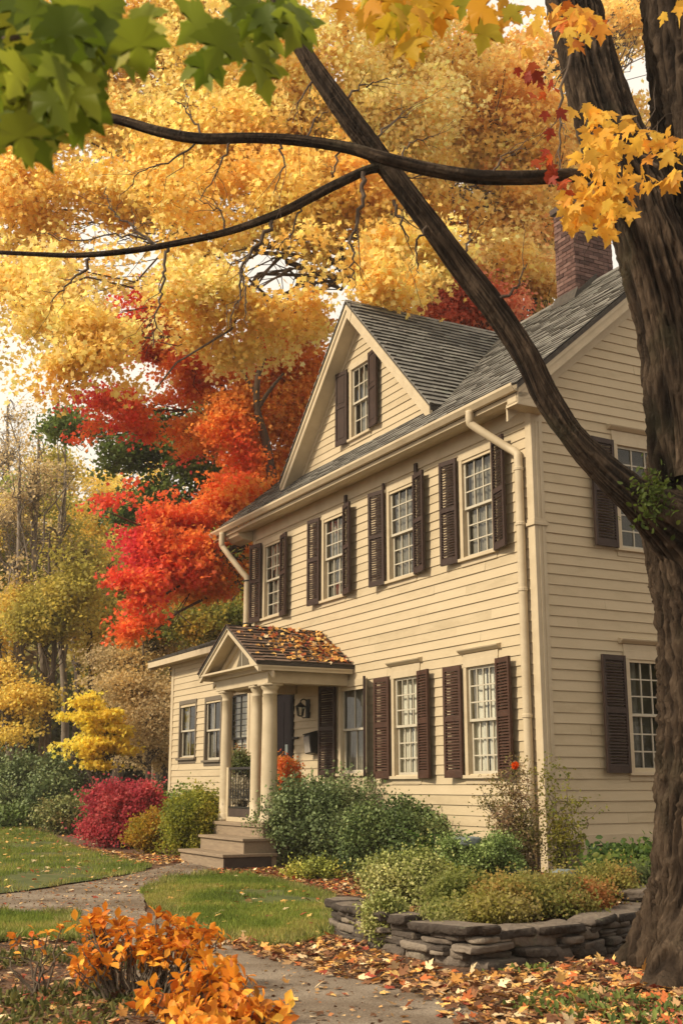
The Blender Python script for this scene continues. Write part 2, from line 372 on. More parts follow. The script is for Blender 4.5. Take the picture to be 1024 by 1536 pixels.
# ------------------------------------------------------------------ terrain height
BED = np.array([(.05, 13.0), (.42, 11.35), (1.06, 10.28), (2.2, 11.05), (3.4, 12.0), (6.0, 13.5), (8, 19), (3.6, 17.0), (1.6, 17.5), (.4, 16.2)])
def sd_poly(P, poly):
    P = np.asarray(P, float); d = np.full(P.shape[:-1], 1e9); ins = np.zeros(P.shape[:-1], bool); n = len(poly)
    for i in range(n):
        a = poly[i]; b = poly[(i+1) % n]; e = b-a; w_ = P-a
        t = np.clip((w_@e)/(e@e), 0, 1); q = w_-t[..., None]*e; d = np.minimum(d, np.hypot(q[..., 0], q[..., 1]))
        c1 = (a[1] > P[..., 1]) != (b[1] > P[..., 1])
        with np.errstate(divide='ignore', invalid='ignore'):
            xx = (b[0]-a[0])*(P[..., 1]-a[1])/(b[1]-a[1])+a[0]
        ins ^= c1 & (P[..., 0] < xx)
    return np.where(ins, d, -d)
def H0(x, y):
    x = np.asarray(x, float); y = np.asarray(y, float)
    h = .018*np.clip(y-15, 0, 40)
    h = h + .05*np.clip(y-46, 0, 200) + np.clip(-x-14, 0, 60)*.03
    P = np.stack([x, y, 0*x], -1)
    return h + .05*(fbm(P*.35, 5, 2)-.5)
def HT(x, y):
    h = H0(x, y); P = np.stack([np.asarray(x, float), np.asarray(y, float)], -1)
    d = sd_poly(P, BED); s = np.clip((d-.06)/.30, 0, 1); s = s*s*(3-2*s)
    return h+s*(.25+.03*fbm(np.concatenate([P, P[..., :1]*0], -1)*2, 9, 2))
def hz(x, y): return float(HT(np.array([x]), np.array([y]))[0])
def G(px, py, z0=0.0):
    r = ray(px, py); z = z0
    for _ in range(12):
        t = (z-CAM[2])/r[2]; p = CAM+r*t; z = z*.5+.5*hz(p[0], p[1])
    return np.array([p[0], p[1], hz(p[0], p[1])])

# ================================================================== HOUSE
# house frame: X runs along the front towards the left, Y points out of the front, Z up; origin at the near corner
HA = math.atan2(952, 1797.4)
r0 = ray(817, 1178); HC = np.array([r0[0]/r0[1]*16.5, 16.5, 0.0])
HU = np.array([-math.sin(HA), math.cos(HA), 0]); HN = np.array([-math.cos(HA), -math.sin(HA), 0])
HZ = math.atan2(HU[1], HU[0])
def hw(X, Y, Z): return HC+HU*X+HN*Y+np.array([0, 0, Z])
house = empty('farmhouse', HC, 'two storey cream clapboard farmhouse with dark brown shutters, grey shingle roof and columned porch', 'house', rz=HZ)

EX = .152
def siding(name, a0, a1, z0, z1, opens, mapf, clip=None, seed=1, parent=house):
    """courses of clapboard; opens = [(a0,a1,z0,z1)]; clip(z) -> (amin, amax); mapf(a, out, z) -> point"""
    q = random.Random(seed); mb = MB(); z = z0
    while z < z1-.01:
        zt = min(z+EX, z1); cuts = []
        for (b0, b1, c0, c1) in opens:
            if c0 < (z+zt)/2 < c1: cuts.append((b0, b1))
        cuts.sort(); segs = []; cur = a0
        for (b0, b1) in cuts:
            if b0 > cur: segs.append((cur, b0))
            cur = max(cur, b1)
        if cur < a1: segs.append((cur, a1))
        for (s0, s1) in segs:
            joints = [s0]; x = s0+q.uniform(.6, 3.6)
            while x < s1-.5: joints.append(x); x += q.uniform(2.4, 4.2)
            joints.append(s1)
            for p0, p1 in zip(joints[:-1], joints[1:]):
                dz = q.uniform(-.004, .004); o = q.uniform(.019, .026)
                lo0, hi0, lo1, hi1 = p0, p1, p0, p1
                if clip:
                    ca, cb = clip(z); da, db = clip(zt)
                    lo0, hi0, lo1, hi1 = max(p0, ca), min(p1, cb), max(p0, da), min(p1, db)
                    if hi0-lo0 < .02: continue
                    if hi1 < lo1: lo1 = hi1 = (lo1+hi1)/2
                g = .001 if p1 < s1 else 0
                mb.quad(mapf(lo0, o, z+dz), mapf(hi0-g, o, z+dz), mapf(hi1-g, .004, zt+.004), mapf(lo1, .004, zt+.004))
                mb.quad(mapf(lo0, .0, z+dz), mapf(hi0-g, .0, z+dz), mapf(hi0-g, o, z+dz), mapf(lo0, o, z+dz))
        z = zt
    return mb.build(name, M['siding'], parent)
frontmap = lambda a, o, z: (a, o, z)
sidemap = lambda a, o, z: (-o, a, z)

def place(o, side, a, z, off=0.0):
    if side == 'front': o.location = (a, off, z); o.rotation_euler = (0, 0, 0)
    else: o.location = (-off, a, z); o.rotation_euler = (0, 0, math.pi/2)
def curtain_mesh(w, h, seed, kind, par):
    q = random.Random(seed); n = 64; ph = [q.uniform(0, 6) for _ in range(4)]
    def pt(x, z): 
        a = .016*math.sin(x*46+ph[0]+.5*math.sin(x*9+ph[3]))+.010*math.sin(x*83+ph[1])+.008*math.sin(x*21+ph[2]+z*.6)
        return (x, -.118+a*.8, z)
    if kind == 'split': rngs = [(-w/2, -w*.02), (w*.06, w/2)]
    elif kind == 'right': rngs = [(-w/2, w*.22)]
    elif kind == 'open': rngs = [(-w/2, -w*.22), (w*.24, w/2)]
    else: rngs = [(-w/2, w/2)]
    for (x0, x1) in rngs:
        mb = MB()
        for i in range(n):
            xa = x0+(x1-x0)*i/n; xb = x0+(x1-x0)*(i+1)/n
            for j in range(4):
                za = .03+(h-.06)*j/4; zb = .03+(h-.06)*(j+1)/4
                mb.quad(pt(xa, za), pt(xb, za), pt(xb, zb), pt(xa, zb))
        mb.build('curtain', M['sheer' if (seed < 10 or seed > 20) else 'curtain'], par, smooth=True)
def window(side, c, z0, wd, h, off=0.0, cols=3, rows=3, hood=False, seed=0, curt='split', cas=.095, dark=False, label=None, frame_m=None, sash_m=None, blind=0):
    """double-hung sash window; c centre, z0 bottom of opening, wd x h opening"""
    fm = frame_m or M['trim']; sm = sash_m or M['white']
    mb = MB(); hw_ = wd/2; e = .001
    mb.box(-hw_-cas, -hw_, -.12, .036, 0, h); mb.box(hw_, hw_+cas, -.12, .036, 0, h)
    mb.box(-hw_-cas, hw_+cas, -.12, .038, h, h+cas+.03)
    o = mb.build('window', fm, house, bevel=.004); place(o, side, c, z0, off)
    if label: o['label'] = label
    s = MB(); s.box(-hw_-cas-.03, hw_+cas+.03, -.12, .085, -.05, 0); s.box(-hw_-cas, hw_+cas, .0, .03, -.13, -.05); s.build('sill', fm, o, bevel=.004)
    if hood:
        k = MB(); k.box(-hw_-cas, hw_+cas, 0, .03, h+cas+.03, h+cas+.12); k.prism([(0, h+cas+.12), (.05, h+cas+.13), (.10, h+cas+.17), (.11, h+cas+.19), (0, h+cas+.215)], -hw_-cas-.07, hw_+cas+.07, axis='x'); k.build('hood', fm, o, bevel=.003)
    for (sash, yb, za, zb) in (('upper', -.045, h/2-.015, h), ('lower', -.085, 0, h/2+.02)):
        s = MB(); t = .042
        s.box(-hw_, -hw_+t, yb, yb+.034, za, zb); s.box(hw_-t, hw_, yb, yb+.034, za, zb)
        s.box(-hw_+t, hw_-t, yb, yb+.033, za, za+(.06 if sash == 'lower' else .04)); s.box(-hw_+t, hw_-t, yb, yb+.033, zb-.04, zb)
        x0, x1, a, b = -hw_+t, hw_-t, za+.04, zb-.04
        for i in range(1, cols):
            x = x0+(x1-x0)*i/cols; s.box(x-.010, x+.010, yb+.006, yb+.03, a, b)
        for j in range(1, rows):
            z = a+(b-a)*j/rows; s.box(x0, x1, yb+.008, yb+.028, z-.010, z+.010)
        s.build('sash', sm, o)
        g = MB(); g.quad((x0, yb+.012, b+.02), (x1, yb+.012, b+.02), (x1, yb+.012, a-.02), (x0, yb+.012, a-.02)); g.build('pane', M['glass'], o)
    if blind:
        g = MB(); g.box(-hw_+.03, hw_-.03, -.125, -.118, h*(1-blind), h-.03); g.build('blind', M['blind'], o)
    if curt: curtain_mesh(wd, h, seed, curt, o)
    # reveal box behind the glass (the room seen as darkness)
    return o
def shutter(side, hinge, z0, h, wd, dirn, ang, m, off=0.05, panel=False, tilt=0.0):
    """louvred shutter hinged at `hinge`, spreading towards dirn (+1/-1), swung off the wall by ang degrees"""
    mb = MB(); T = .045; st = .05
    def X(a, b): return (a, b) if dirn > 0 else (-b, -a)
    for (a, b) in ((0, st), (wd-st, wd)):
        u, v = X(a, b); mb.box(u, v, 0, T, 0, h)
    u, v = X(st, wd-st)
    for (za, zb) in ((0, .10), (h*.50, h*.50+.07), (h-.08, h)): mb.box(u, v, .003, T-.003, za, zb)
    for (za, zb) in ((.10, h*.50), (h*.50+.07, h-.08)):
        if panel:
            mb.box(u, v, .010, .028, za, zb); mb.box(u+.04, v-.04, .026, .036, za+.04, zb-.04); continue
        n = int((zb-za)/.042); q = random.Random(int(hinge*100)+int(z0*10))
        for i in range(n):
            z = za+(zb-za)*(i+.5)/n+q.uniform(-.003, .003)
            mt = Matrix.Translation((0, .022, z)) @ Matrix.Rotation(R(-48+q.uniform(-6, 6)), 4, 'X')
            mb.box(u, v, -.026, .026, -.004, .004, mt)
    o = mb.build('shutter', m, house, bevel=.003)
    place(o, side, hinge, z0, off)
    o.rotation_euler.z += R(ang)*dirn
    o.rotation_euler.y += R(tilt)
    return o

Dp = -8.0; LX = 10.1; SL = .86; EZ = 7.13; EY = .47          # depth, length, roof slope, eave height and projection
RZ = EZ+SL*(EY+4.0)                                            # ridge height
front_wins = []
UPC = [(1.41, 'full', 3, 3), (3.73, 'full', 3, 3), (6.27, 'full', 3, 3), (9.07, 'right', 3, 3)]
LOC = [(1.44, 'split', 4, 3), (3.65, 'split', 4, 3)]
opens = [(c-.40, c+.40, 4.93, 6.53) for c, *_ in UPC]+[(c-.38, c+.38, 1.60, 3.22) for c, *_ in LOC]+[(5.05, 5.95, 1.66, 3.2), (8.06, 8.88, .8, 3.3)]
siding('front_wall', .1, LX, .55, 6.72, opens, frontmap, seed=3)
sopens = [(-2.5, -1.6, 4.93, 6.53), (-2.5, -1.6, 1.64, 3.26), (-6.4, -5.5, 4.93, 6.53), (-6.4, -5.5, 1.64, 3.26)]
gcl = lambda z: (-4-(RZ-.12-z)/SL, -4+(RZ-.12-z)/SL)
siding('gable_wall', Dp, -.16, .78, RZ-.15, sopens, sidemap, clip=gcl, seed=5)
lcl = gcl
siding('far_gable_wall', Dp, 0, .55, RZ-.15, [], lambda a, o, z: (LX+o, a, z), clip=lcl, seed=6)
siding('rear_wall', 0, LX, .5, 6.9, [], lambda a, o, z: (a, Dp-o, z), seed=8)
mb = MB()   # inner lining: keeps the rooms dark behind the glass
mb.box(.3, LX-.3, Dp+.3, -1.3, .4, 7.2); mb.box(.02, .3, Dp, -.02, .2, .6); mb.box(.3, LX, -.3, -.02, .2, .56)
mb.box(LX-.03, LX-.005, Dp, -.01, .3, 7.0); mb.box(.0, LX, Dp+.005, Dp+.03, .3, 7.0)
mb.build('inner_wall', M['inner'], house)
mb = MB(); mb.box(.0, LX, -.25, -.0, -.2, .545); mb.box(.005, .25, Dp, -1.9, -.2, .77); mb.box(.005, .25, -.62, -.26, -.2, .77)
mb.box(.005, .25, -1.9, -.62, -.2, .32); mb.build('foundation', M['concrete'], house)
# frieze under the eave, corner boards, water table
mb = MB(); mb.box(0.13, LX, .0, .03, 6.72, 7.0); mb.build('frieze', M['trim'], house, bevel=.004)
mb = MB(); mb.box(-.028, .125, .0, .032, .3, 6.99); mb.box(-.032, .0, -.17, .03, .3, 6.99)
for y in (-.055, -.115): mb.box(-.040, -.031, y-.016, y+.016, .5, 6.7)
mb.box(-.06, .14, -.20, .06, 5.12, 5.17); mb.box(-.045, .13, -.185, .045, 5.17, 5.22); mb.build('corner_board', M['trim'], house, bevel=.004)
mb = MB(); mb.box(LX-.13, LX+.03, .0, .03, .3, 6.99); mb.box(LX+.003, LX+.03, -.15, .0, .3, 6.99); mb.build('corner_board', M['trim'], house, bevel=.004)
mb = MB(); mb.box(-.036, 0, Dp, -.17, .68, .785); mb.build('water_table', M['trim'], house, bevel=.004)
mb = MB(); mb.box(-.05, -.0, -.66, -.56, -.1, .68); mb.box(-.05, 0, -2.0, -1.9, -.1, .68); mb.box(-.048, 0, -1.9, -.66, .64, .679)
o = mb.build('crawl_space_hatch', M['trim'], house); mb = MB(); mb.box(.12, .2, -1.9, -.66, .32, .77); mb.build('hatch_opening_dark', M['black'], o)  # black slab stands for the darkness inside the opening

for i, (c, k, cl, rw) in enumerate(UPC):
    window('front', c, 4.93, .80, 1.60, cols=cl, rows=rw, seed=i+1, curt=k, blind=.35 if i == 3 else 0, cas=.085)
    shutter('front', c+.50, 4.88, 1.72, .42, 1, 7+4*(i % 2), M['shutter'], tilt=.4*(i % 2))
    shutter('front', c-.50, 4.90-.05*(i == 3), 1.72, .42, -1, 9+3*((i+1) % 2), M['shutter'])
    if i in (1, 2):
        mb = MB(); mb.box(c-.60, c-.52, .04, .075, 6.62, 6.82); mb.build('shutter_bracket', M['shutter'], house)
    if i == 1:
        mb = MB(); mb.box(c+.52, c+.57, .04, .075, 6.6, 6.72); mb.build('shutter_bracket', M['shutter'], house)
for i, (c, k, cl, rw) in enumerate(LOC):
    window('front', c, 1.60, .76, 1.62, cols=cl, rows=rw, hood=True, seed=i+11, curt=k, cas=.085)
    shutter('front', c+.47, 1.56, 1.70, .40, 1, 10, M['shutter_red']); shutter('front', c-.47, 1.56, 1.72, .42, -1, 8, M['shutter_red'])
window('front', 5.5, 1.66, .90, 1.54, cols=2, rows=1, seed=21, curt='full', cas=.09)
shutter('front', 6.10, 1.6, 1.68, .55, 1, 6, M['shutter']); shutter('front', 4.97, 1.6, 1.72, .30, -1, 30, M['shutter'])
for z, k in ((4.93, 31), (1.64, 33)):
    for cy, sd_ in ((-2.05, 0), (-5.95, 5)):
        window('side', cy, z, .90, 1.62, cols=4 if z < 3 else 3, rows=3, hood=True, seed=k+sd_, curt='open' if z < 3 else None, cas=.10)
        shutter('side', cy+.57, z-.02, 1.68, .46, 1, 4, M['shutter']); shutter('side', cy-.57, z-.02, 1.68, .46, -1, 4, M['shutter'])

# ---- roofs
def shingles(O, e, s, n, Lf, Ltot, expo=.17, seed=1, keep=None, wmin=.16, wmax=.36, lift=.040, wave=.010):
    """rows of separate shingles on a plane through O, e along the eave, s up the slope, n out"""
    q = random.Random(seed); mb = MB(); O, e, s, n = map(np.array, (O, e, s, n)); rows = int(Ltot/expo)+1
    for k in range(rows):
        t0 = k*expo; x = -q.uniform(0, wmax); L_ = Lf
        while x < L_:
            wd = q.uniform(wmin, wmax); a = max(x, 0); b = min(x+wd-.006, L_); x += wd
            if b-a < .02: continue
            jt = q.uniform(-.006, .006); jh = q.uniform(-.008, .010); tw = q.uniform(-.003, .003)
            wv = wave*math.sin(a*1.1+k*.13)+wave*.6*math.sin(a*2.7+k*.5)
            ta, tb = t0+jt+wv, min(t0+expo+.035, Ltot)
            if tb-ta < .02: continue
            c = O+e*((a+b)/2)+s*(t0+expo/2)
            if keep and not keep(c): continue
            h = lift+jh
            p = [O+e*a+s*(ta+tw)+n*h, O+e*b+s*(ta-tw)+n*h, O+e*b+s*tb+n*.004, O+e*a+s*tb+n*.004]
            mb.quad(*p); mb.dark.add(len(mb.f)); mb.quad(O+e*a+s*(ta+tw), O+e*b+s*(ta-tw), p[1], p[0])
            mb.quad(O+e*a+s*(ta+tw), p[0], p[3]); mb.quad(O+e*b+s*(ta-tw), p[2], p[1])
    # weld each shingle so it is one island
    return mb
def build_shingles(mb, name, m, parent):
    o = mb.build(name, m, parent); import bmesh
    o.data.materials.append(M['butt_shadow'])
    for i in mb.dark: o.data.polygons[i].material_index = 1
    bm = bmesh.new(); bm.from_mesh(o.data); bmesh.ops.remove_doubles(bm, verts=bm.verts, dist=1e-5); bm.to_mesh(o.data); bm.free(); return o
th = math.atan(SL); cs, sn = math.cos(th), math.sin(th)
RX0, RX1 = -.33, 11.45
CX, CH, CF = 6.05, 3.05, -.15     # cross gable centre, half width, front plane
mb = MB()
rp_ = [(EY, EZ-.10), (EY, EZ-.015), (-4, RZ-.015), (-8.47, EZ-.015), (-8.47, EZ-.10), (-4, RZ-.115)]
mb.prism(rp_, RX0+.002, RX1, axis='x'); roof = mb.build('main_roof', M['roofedge'], house)
def keepmain(c):
    # hidden inside the cross gable
    X, Y, Z = c
    if Y < -.62 and abs(X-CX) < (10.95-Z)-.25: return False
    return True
mb = shingles((RX0, EY+.02, EZ-.012), (1, 0, 0), (0, -cs, sn), (0, sn, cs), RX1-RX0, 4.47/cs+.02, seed=4, keep=keepmain, lift=.020)
build_shingles(mb, 'shingles', M['shingle'], roof)
mb = MB()   # ridge cap
for i in range(44):
    x = RX0+i*.27; mb.prism([(-4.14, RZ-.10), (-4.14, RZ-.075), (-4, RZ+.045), (-3.86, RZ-.075), (-3.86, RZ-.10), (-4, RZ+.01)], x, x+.262, axis='x')
mb.build('ridge_cap', M['shingle'], roof)
# soffit, fascia, rake boards of the main roof
mb = MB()
mb.prism([(.0, 6.99), (.0, 7.02), (EY-.03, 7.0), (EY-.03, 6.93), (EY-.12, 6.90)], RX0+.03, RX1-.02, axis='x'); mb.build('soffit', M['trim'], house)
mb = MB()
def rake(x0, x1, dz0, dz1):
    return [[(EY-.02, EZ-.11-dz0), (-4, RZ-.125-dz0), (-4, RZ-.125-dz1), (EY-.02, EZ-.11-dz1)], [(-8.45, EZ-.11-dz0), (-4, RZ-.125-dz0), (-4, RZ-.125-dz1), (-8.45, EZ-.11-dz1)]]
for pg in rake(0, 0, .0, .20): mb.prism(pg, RX0+.03, RX0+.07, axis='x')
for pg in rake(0, 0, -.03, .05): mb.prism(pg, RX0+.012, RX0+.03, axis='x')
for pg in rake(0, 0, .21, .40): mb.prism(pg, -.045, -.006, axis='x')
mb.build('rake_board', M['trim'], house)
mb = MB()
for pg in rake(0, 0, .15, .205): mb.prism(pg, RX0+.07, -.006, axis='x')
mb.build('rake_soffit', M['trim'], house)
mb = MB(); mb.prism([(EY-.02, EZ-.14), (EY-.02, 6.84), (-.12, 6.84), (-.12, 7.4)], RX0+.035, -.035, axis='x'); mb.prism([(EY-.01, 6.84), (EY+.02, 6.80), (-.14, 6.80), (-.14, 6.84)], RX0+.02, -.03, axis='x')
mb.build('eave_return', M['trim'], house, bevel=.006)
mb = MB(); mb.prism([(.02, 6.98), (EY-.06, 6.94), (EY-.1, 6.86), (.25, 6.78), (.02, 6.74)], LX+.05, LX+.75, axis='x'); mb.build('eave_return', M['trim'], house, bevel=.02)
for pgx in (RX1-.06,):
    mb = MB()
    for pg in rake(0, 0, .0, .16): mb.prism(pg, pgx, pgx+.04, axis='x')
    mb.build('rake_board', M['trim'], house)
mb = MB()  # rake soffit on the far end
for pg in rake(0, 0, .0, .03): mb.prism(pg, LX+.03, RX1-.06, axis='x')
mb.build('rake_soffit', M['trim'], house)
mb = MB(); x0, x1 = RX0+.02, RX1+.03      # gutter
mb.prism([(EY-.01, EZ-.02), (EY-.01, EZ-.13), (EY+.05, EZ-.13), (EY+.085, EZ-.085), (EY+.105, EZ-.06), (EY+.105, EZ-.02), (EY+.095, EZ-.02), (EY+.09, EZ-.05), (EY+.05, EZ-.11), (EY+.0, EZ-.11), (EY+.0, EZ-.02)], x0, x1, axis='x')
mb.build('gutter', M['trim'], house)
# downspouts
dp = [(.83, EY+.05, EZ-.12), (.83, EY+.05, EZ-.26), (.80, EY-.0, EZ-.36), (.42, .16, EZ-.74), (.25, .10, EZ-.88), (.215, .10, EZ-1.05), (.215, .10, 5.2), (.215, .10, .25)]
mb = MB(); mb.tube(catmull(dp, 5), .064, 16); o = mb.build('downspout', M['trim'], house, smooth=True)
for z in (6.0, 5.17, 4.2, 2.4, .9):
    b = MB(); b.lathe(.215, .10, [(.066, z-.03), (.075, z-.02), (.075, z+.02), (.066, z+.03)], 14); b.build('pipe_strap', M['trim'], o)
dp = [(10.75, EY+.05, EZ-.12), (10.75, EY+.05, EZ-.38), (10.72, EY, EZ-.50), (10.35, .2, EZ-1.05), (10.22, .12, EZ-1.22), (10.22, .12, EZ-1.45), (10.22, .12, 5), (10.22, .12, 4.3)]
mb = MB(); mb.tube(catmull(dp, 5), .064, 16); o = mb.build('downspout', M['trim'], house, smooth=True)
for z in (5.85, 4.9):
    b = MB(); b.box(10.0, 10.22, .02, .035, z-.01, z+.01); b.lathe(10.22, .12, [(.077, z-.015), (.082, z), (.077, z+.015)], 14); b.build('pipe_strap', M['iron'], o)

# ---- cross gable (dormer)
AZ = 10.93; c45 = math.sqrt(.5)
BZ = AZ-CH
gc2 = lambda z: (CX-(AZ-.12-z), CX+(AZ-.12-z))
do = (6.10-.36, 6.10+.36, 8.18, 9.68)
siding('dormer_wall', CX-CH, CX+CH, 7.92, AZ-.14, [do], lambda a, o, z: (a, -.5+o, z), clip=gc2, seed=12)
window('front', 6.10, 8.2, .70, 1.46, off=-.5, cols=3, rows=2, seed=41, curt='right', cas=.085)
for hx, dr in ((6.55, 1), (5.65, -1)): shutter('front', hx, 8.15+(.0 if dr > 0 else .05), 1.55, .40, dr, 7, M['shutter'], off=-.45, panel=True)
droof = MB(); t_ = .09
droof.prism([(CX-CH, BZ), (CX, AZ), (CX+CH, BZ), (CX+CH-.0, BZ-.11), (CX, AZ-.11), (CX-CH, BZ-.11)], -4.4, CF, axis='y'); dro = droof.build('cross_gable_roof', M['roofedge'], house)
def keepx(c): return c[2] > EZ+SL*(EY-c[1])-.12
for sg in (1, -1):
    mb = shingles((CX+sg*(CH+.02), CF+.03, BZ-.02), (0, -1, 0), (-sg*c45, 0, c45), (sg*c45, 0, c45), 4.4, CH/c45+.02, seed=20+sg, keep=keepx)
    build_shingles(mb, 'shingles', M['shingle'], dro)
mb = MB()
for i in range(16):
    y = CF+.03-i*.27; mb.prism([(CX-.13, AZ-.10), (CX, AZ+.05), (CX+.13, AZ-.10), (CX+.11, AZ-.12), (CX, AZ+.01), (CX-.11, AZ-.12)], y-.262, y, axis='y')
mb.build('ridge_cap', M['shingle'], dro)
mb = MB()
def chev(d0, d1, inner=0.0):
    return [[(CX-CH-.0+inner, BZ+inner-d0), (CX, AZ-d0), (CX, AZ-d1), (CX-CH+inner, BZ+inner-d1)], [(CX+CH-inner, BZ+inner-d0), (CX, AZ-d0), (CX, AZ-d1), (CX+CH-inner, BZ+inner-d1)]]
for pg in chev(.115, .34): mb.prism(pg, CF-.045, CF-.005, axis='y')
for pg in chev(.06, .17): mb.prism(pg, CF-.005, CF+.018, axis='y')
for pg in chev(.30, .44, .05): mb.prism(pg, -.496, -.46, axis='y')
mb.build('rake_board', M['trim'], house)
mb = MB()
for pg in chev(.30, .325): mb.prism(pg, -.46, CF-.045, axis='y')
mb.build('rake_soffit', M['trim'], house)

# ---- chimney
mb = MB(); q = random.Random(3); cxa, cxb, cya, cyb = 3.0, 3.58, -4.45, -3.5
z = 10.2; k = 0
while z < 12.5:
    for (fa, fb, mk) in ((cxa, cxb, 'f'), (cya, cyb, 's'), (cxa, cxb, 'b'), (cya, cyb, 't')):
        x = fa - (.12 if k % 2 else 0)
        while x < fb:
            a, b = max(x, fa)+.004, min(x+.235, fb)-.004; x += .24
            if b-a < .02: continue
            o_ = q.uniform(-.006, .008)
            if mk == 'f': mb.box(a, b, cyb-.05, cyb+o_, z+.005, z+.075)
            elif mk == 's': mb.box(cxa-o_, cxa+.05, a, b, z+.005, z+.075)
            elif mk == 'b': mb.box(a, b, cya-o_, cya+.05, z+.005, z+.075)
            else: mb.box(cxb-.05, cxb+o_, a, b, z+.005, z+.075)
    z += .082; k += 1
ch = mb.build('chimney', M['brick'], house)
mb = MB(); mb.box(cxa+.012, cxb-.012, cya+.012, cyb-.012, 9.8, 12.5); mb.build('mortar_core', M['mortar'], ch)
mb = MB(); mb.box(cxa-.05, cxb+.05, cya-.05, cyb+.05, 12.5, 12.62); mb.box(cxa+.08, cxb-.08, cya+.1, cyb-.1, 12.62, 12.8); mb.build('chimney_cap', M['mortar'], ch)
mb = MB(); mb.prism([(cyb+.10, RZ-SL*(cyb+.1+4)+.05), (cyb+.10, RZ-SL*(cyb+.1+4)+.02), (cyb, RZ-SL*(cyb+4)-.02), (cyb, RZ-SL*(cyb+4)+.2)], cxa-.06, cxb+.06, axis='x')
mb.prism([(cyb+.03, RZ-SL*(cyb+.03+4)+.12), (cyb+.03, RZ-SL*(cyb+.03+4)-.1), (-4, RZ-.1), (-4, RZ+.16)], cxa-.03, cxa-.008, axis='x'); mb.build('flashing', M['roofedge'], ch)

# ---- left wing
WX = 15.4; wop = [(13.62-.0, 14.75, 2.1, 3.4), (12.02, 13.02, 2.02, 3.38), (10.5, 11.45, 1.5, 3.42)]
siding('wing_wall', LX+.14, WX, .6, 4.45, wop, lambda a, o, z: (a, -.1+o, z), seed=15)
siding('wing_gable_wall', -5.1, -.1, .6, 4.5, [], lambda a, o, z: (WX+o, a, z), seed=16)
mb = MB(); mb.box(WX-.14, WX+.03, -.1, -.068, .3, 4.5); mb.box(WX+.003, WX+.03, -.25, -.1, .3, 4.5); mb.build('corner_board', M['trim'], house)
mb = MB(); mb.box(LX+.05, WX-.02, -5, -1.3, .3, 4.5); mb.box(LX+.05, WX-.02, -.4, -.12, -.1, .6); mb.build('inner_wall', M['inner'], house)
mb = MB(); mb.box(LX+.1, WX, -.1, -.07, 4.36, 4.55); mb.build('frieze', M['trim'], house)
for (a, b, z0, z1), k in zip(wop, (51, 52, 53)):
    if k == 53: window('front', (a+b)/2, z0, b-a, z1-z0, off=-.1, cols=2, rows=7, seed=k, curt=None, cas=.12, blind=.97, sash_m=M['iron'])
    else: window('front', (a+b)/2, z0, (b-a)-.08, z1-z0, off=-.1, cols=2, rows=1, seed=k, curt='open', cas=.07, frame_m=mat('dark_trim', (.14,.115,.085), .6))
ws = .36; wz = 4.58
mb = MB(); mb.prism([(.28, wz-.08), (.28, wz), (-2.6, wz+ws*2.88), (-5.4, wz+ws*.08), (-5.4, wz-.08), (-2.6, wz+ws*2.88-.1)], LX+.04, WX+.85, axis='x'); wr = mb.build('wing_roof', M['roofedge'], house)
wt = math.atan(ws); mb = shingles((LX+.05, .30, wz+.003), (1, 0, 0), (0, -math.cos(wt), math.sin(wt)), (0, math.sin(wt), math.cos(wt)), WX+.83-LX, 2.9/math.cos(wt), seed=31)
build_shingles(mb, 'shingles', M['shingle'], wr)
mb = MB(); mb.prism([(-.07, wz-.12), (.26, wz-.12), (.26, wz-.085), (-.07, wz-.085)], LX+.04, WX+.83, axis='x'); mb.box(LX+.04, WX+.85, .26, .30, wz-.15, wz-.01)
mb.prism([(.26, wz-.1), (-2.6, wz+ws*2.86-.1), (-2.6, wz+ws*2.86-.25), (.26, wz-.22)], WX+.8, WX+.83, axis='x'); mb.build('fascia', M['trim'], house)

# ---- entrance porch
PX0, PX1, PY, PF = 5.62, 8.15, 1.72, .80
mb = MB(); mb.box(PX0, PX1, 0.02, PY, PF-.06, PF); mb.box(PX0+.03, PX1-.03, .02, PY-.03, 0, PF-.06)
porch = mb.build('porch', M['stepwood'], house, bevel=.006)
mb = MB(); mb.box(5.42, 7.55, PY-.2, 2.52, .28, .33); p = mb.build('step', M['stepwood'], porch, bevel=.006)
mb = MB(); mb.box(5.46, 7.52, PY-.2, 2.48, 0, .28); mb.build('riser', M['stepwood'], p)
mb = MB(); mb.box(5.445, 5.458, PY-.1, 2.49, 0, .279); mb.build('step_side_shade', M['stepdark'], p)  # dark sheet paints the shade on the side of the step
mb = MB(); mb.box(5.46, 7.52, PY-.2, 2.15, .53, .575); p = mb.build('step', M['stepwood'], porch, bevel=.006)
mb = MB(); mb.box(5.50, 7.49, PY-.2, 2.11, .33, .53); mb.build('riser', M['stepwood'], p)
def column(x, y, r, zt=3.22):
    mb = MB(); z0 = PF
    pr = [(r*1.28, z0), (r*1.28, z0+.05), (r*1.15, z0+.07), (r*1.2, z0+.10), (r*1.05, z0+.13), (r, z0+.16)]
    for i in range(9): 
        t = i/8; pr.append((r*(1-.14*t*t), z0+.16+(zt-.36-z0)*t))
    pr += [(r*.98, zt-.19), (r*.88, zt-.17), (r*.9, zt-.12), (r*1.1, zt-.09), (r*1.18, zt-.05), (r*1.18, zt-.045)]
    mb.lathe(x, y, pr, 26); mb.box(x-r*1.22, x+r*1.22, y-r*1.22, y+r*1.22, zt-.045, zt)
    return mb.build('column', M['trim'], porch, smooth=False)
for (x, y, r) in ((5.86, 1.50, .145), (6.42, 1.50, .105), (7.86, 1.50, .105)):
    o = column(x, y, r)
    for p in o.data.polygons: p.use_smooth = len(p.vertices) == 4 and abs(p.normal.z) < .9 and p.area < .2
mb = MB()
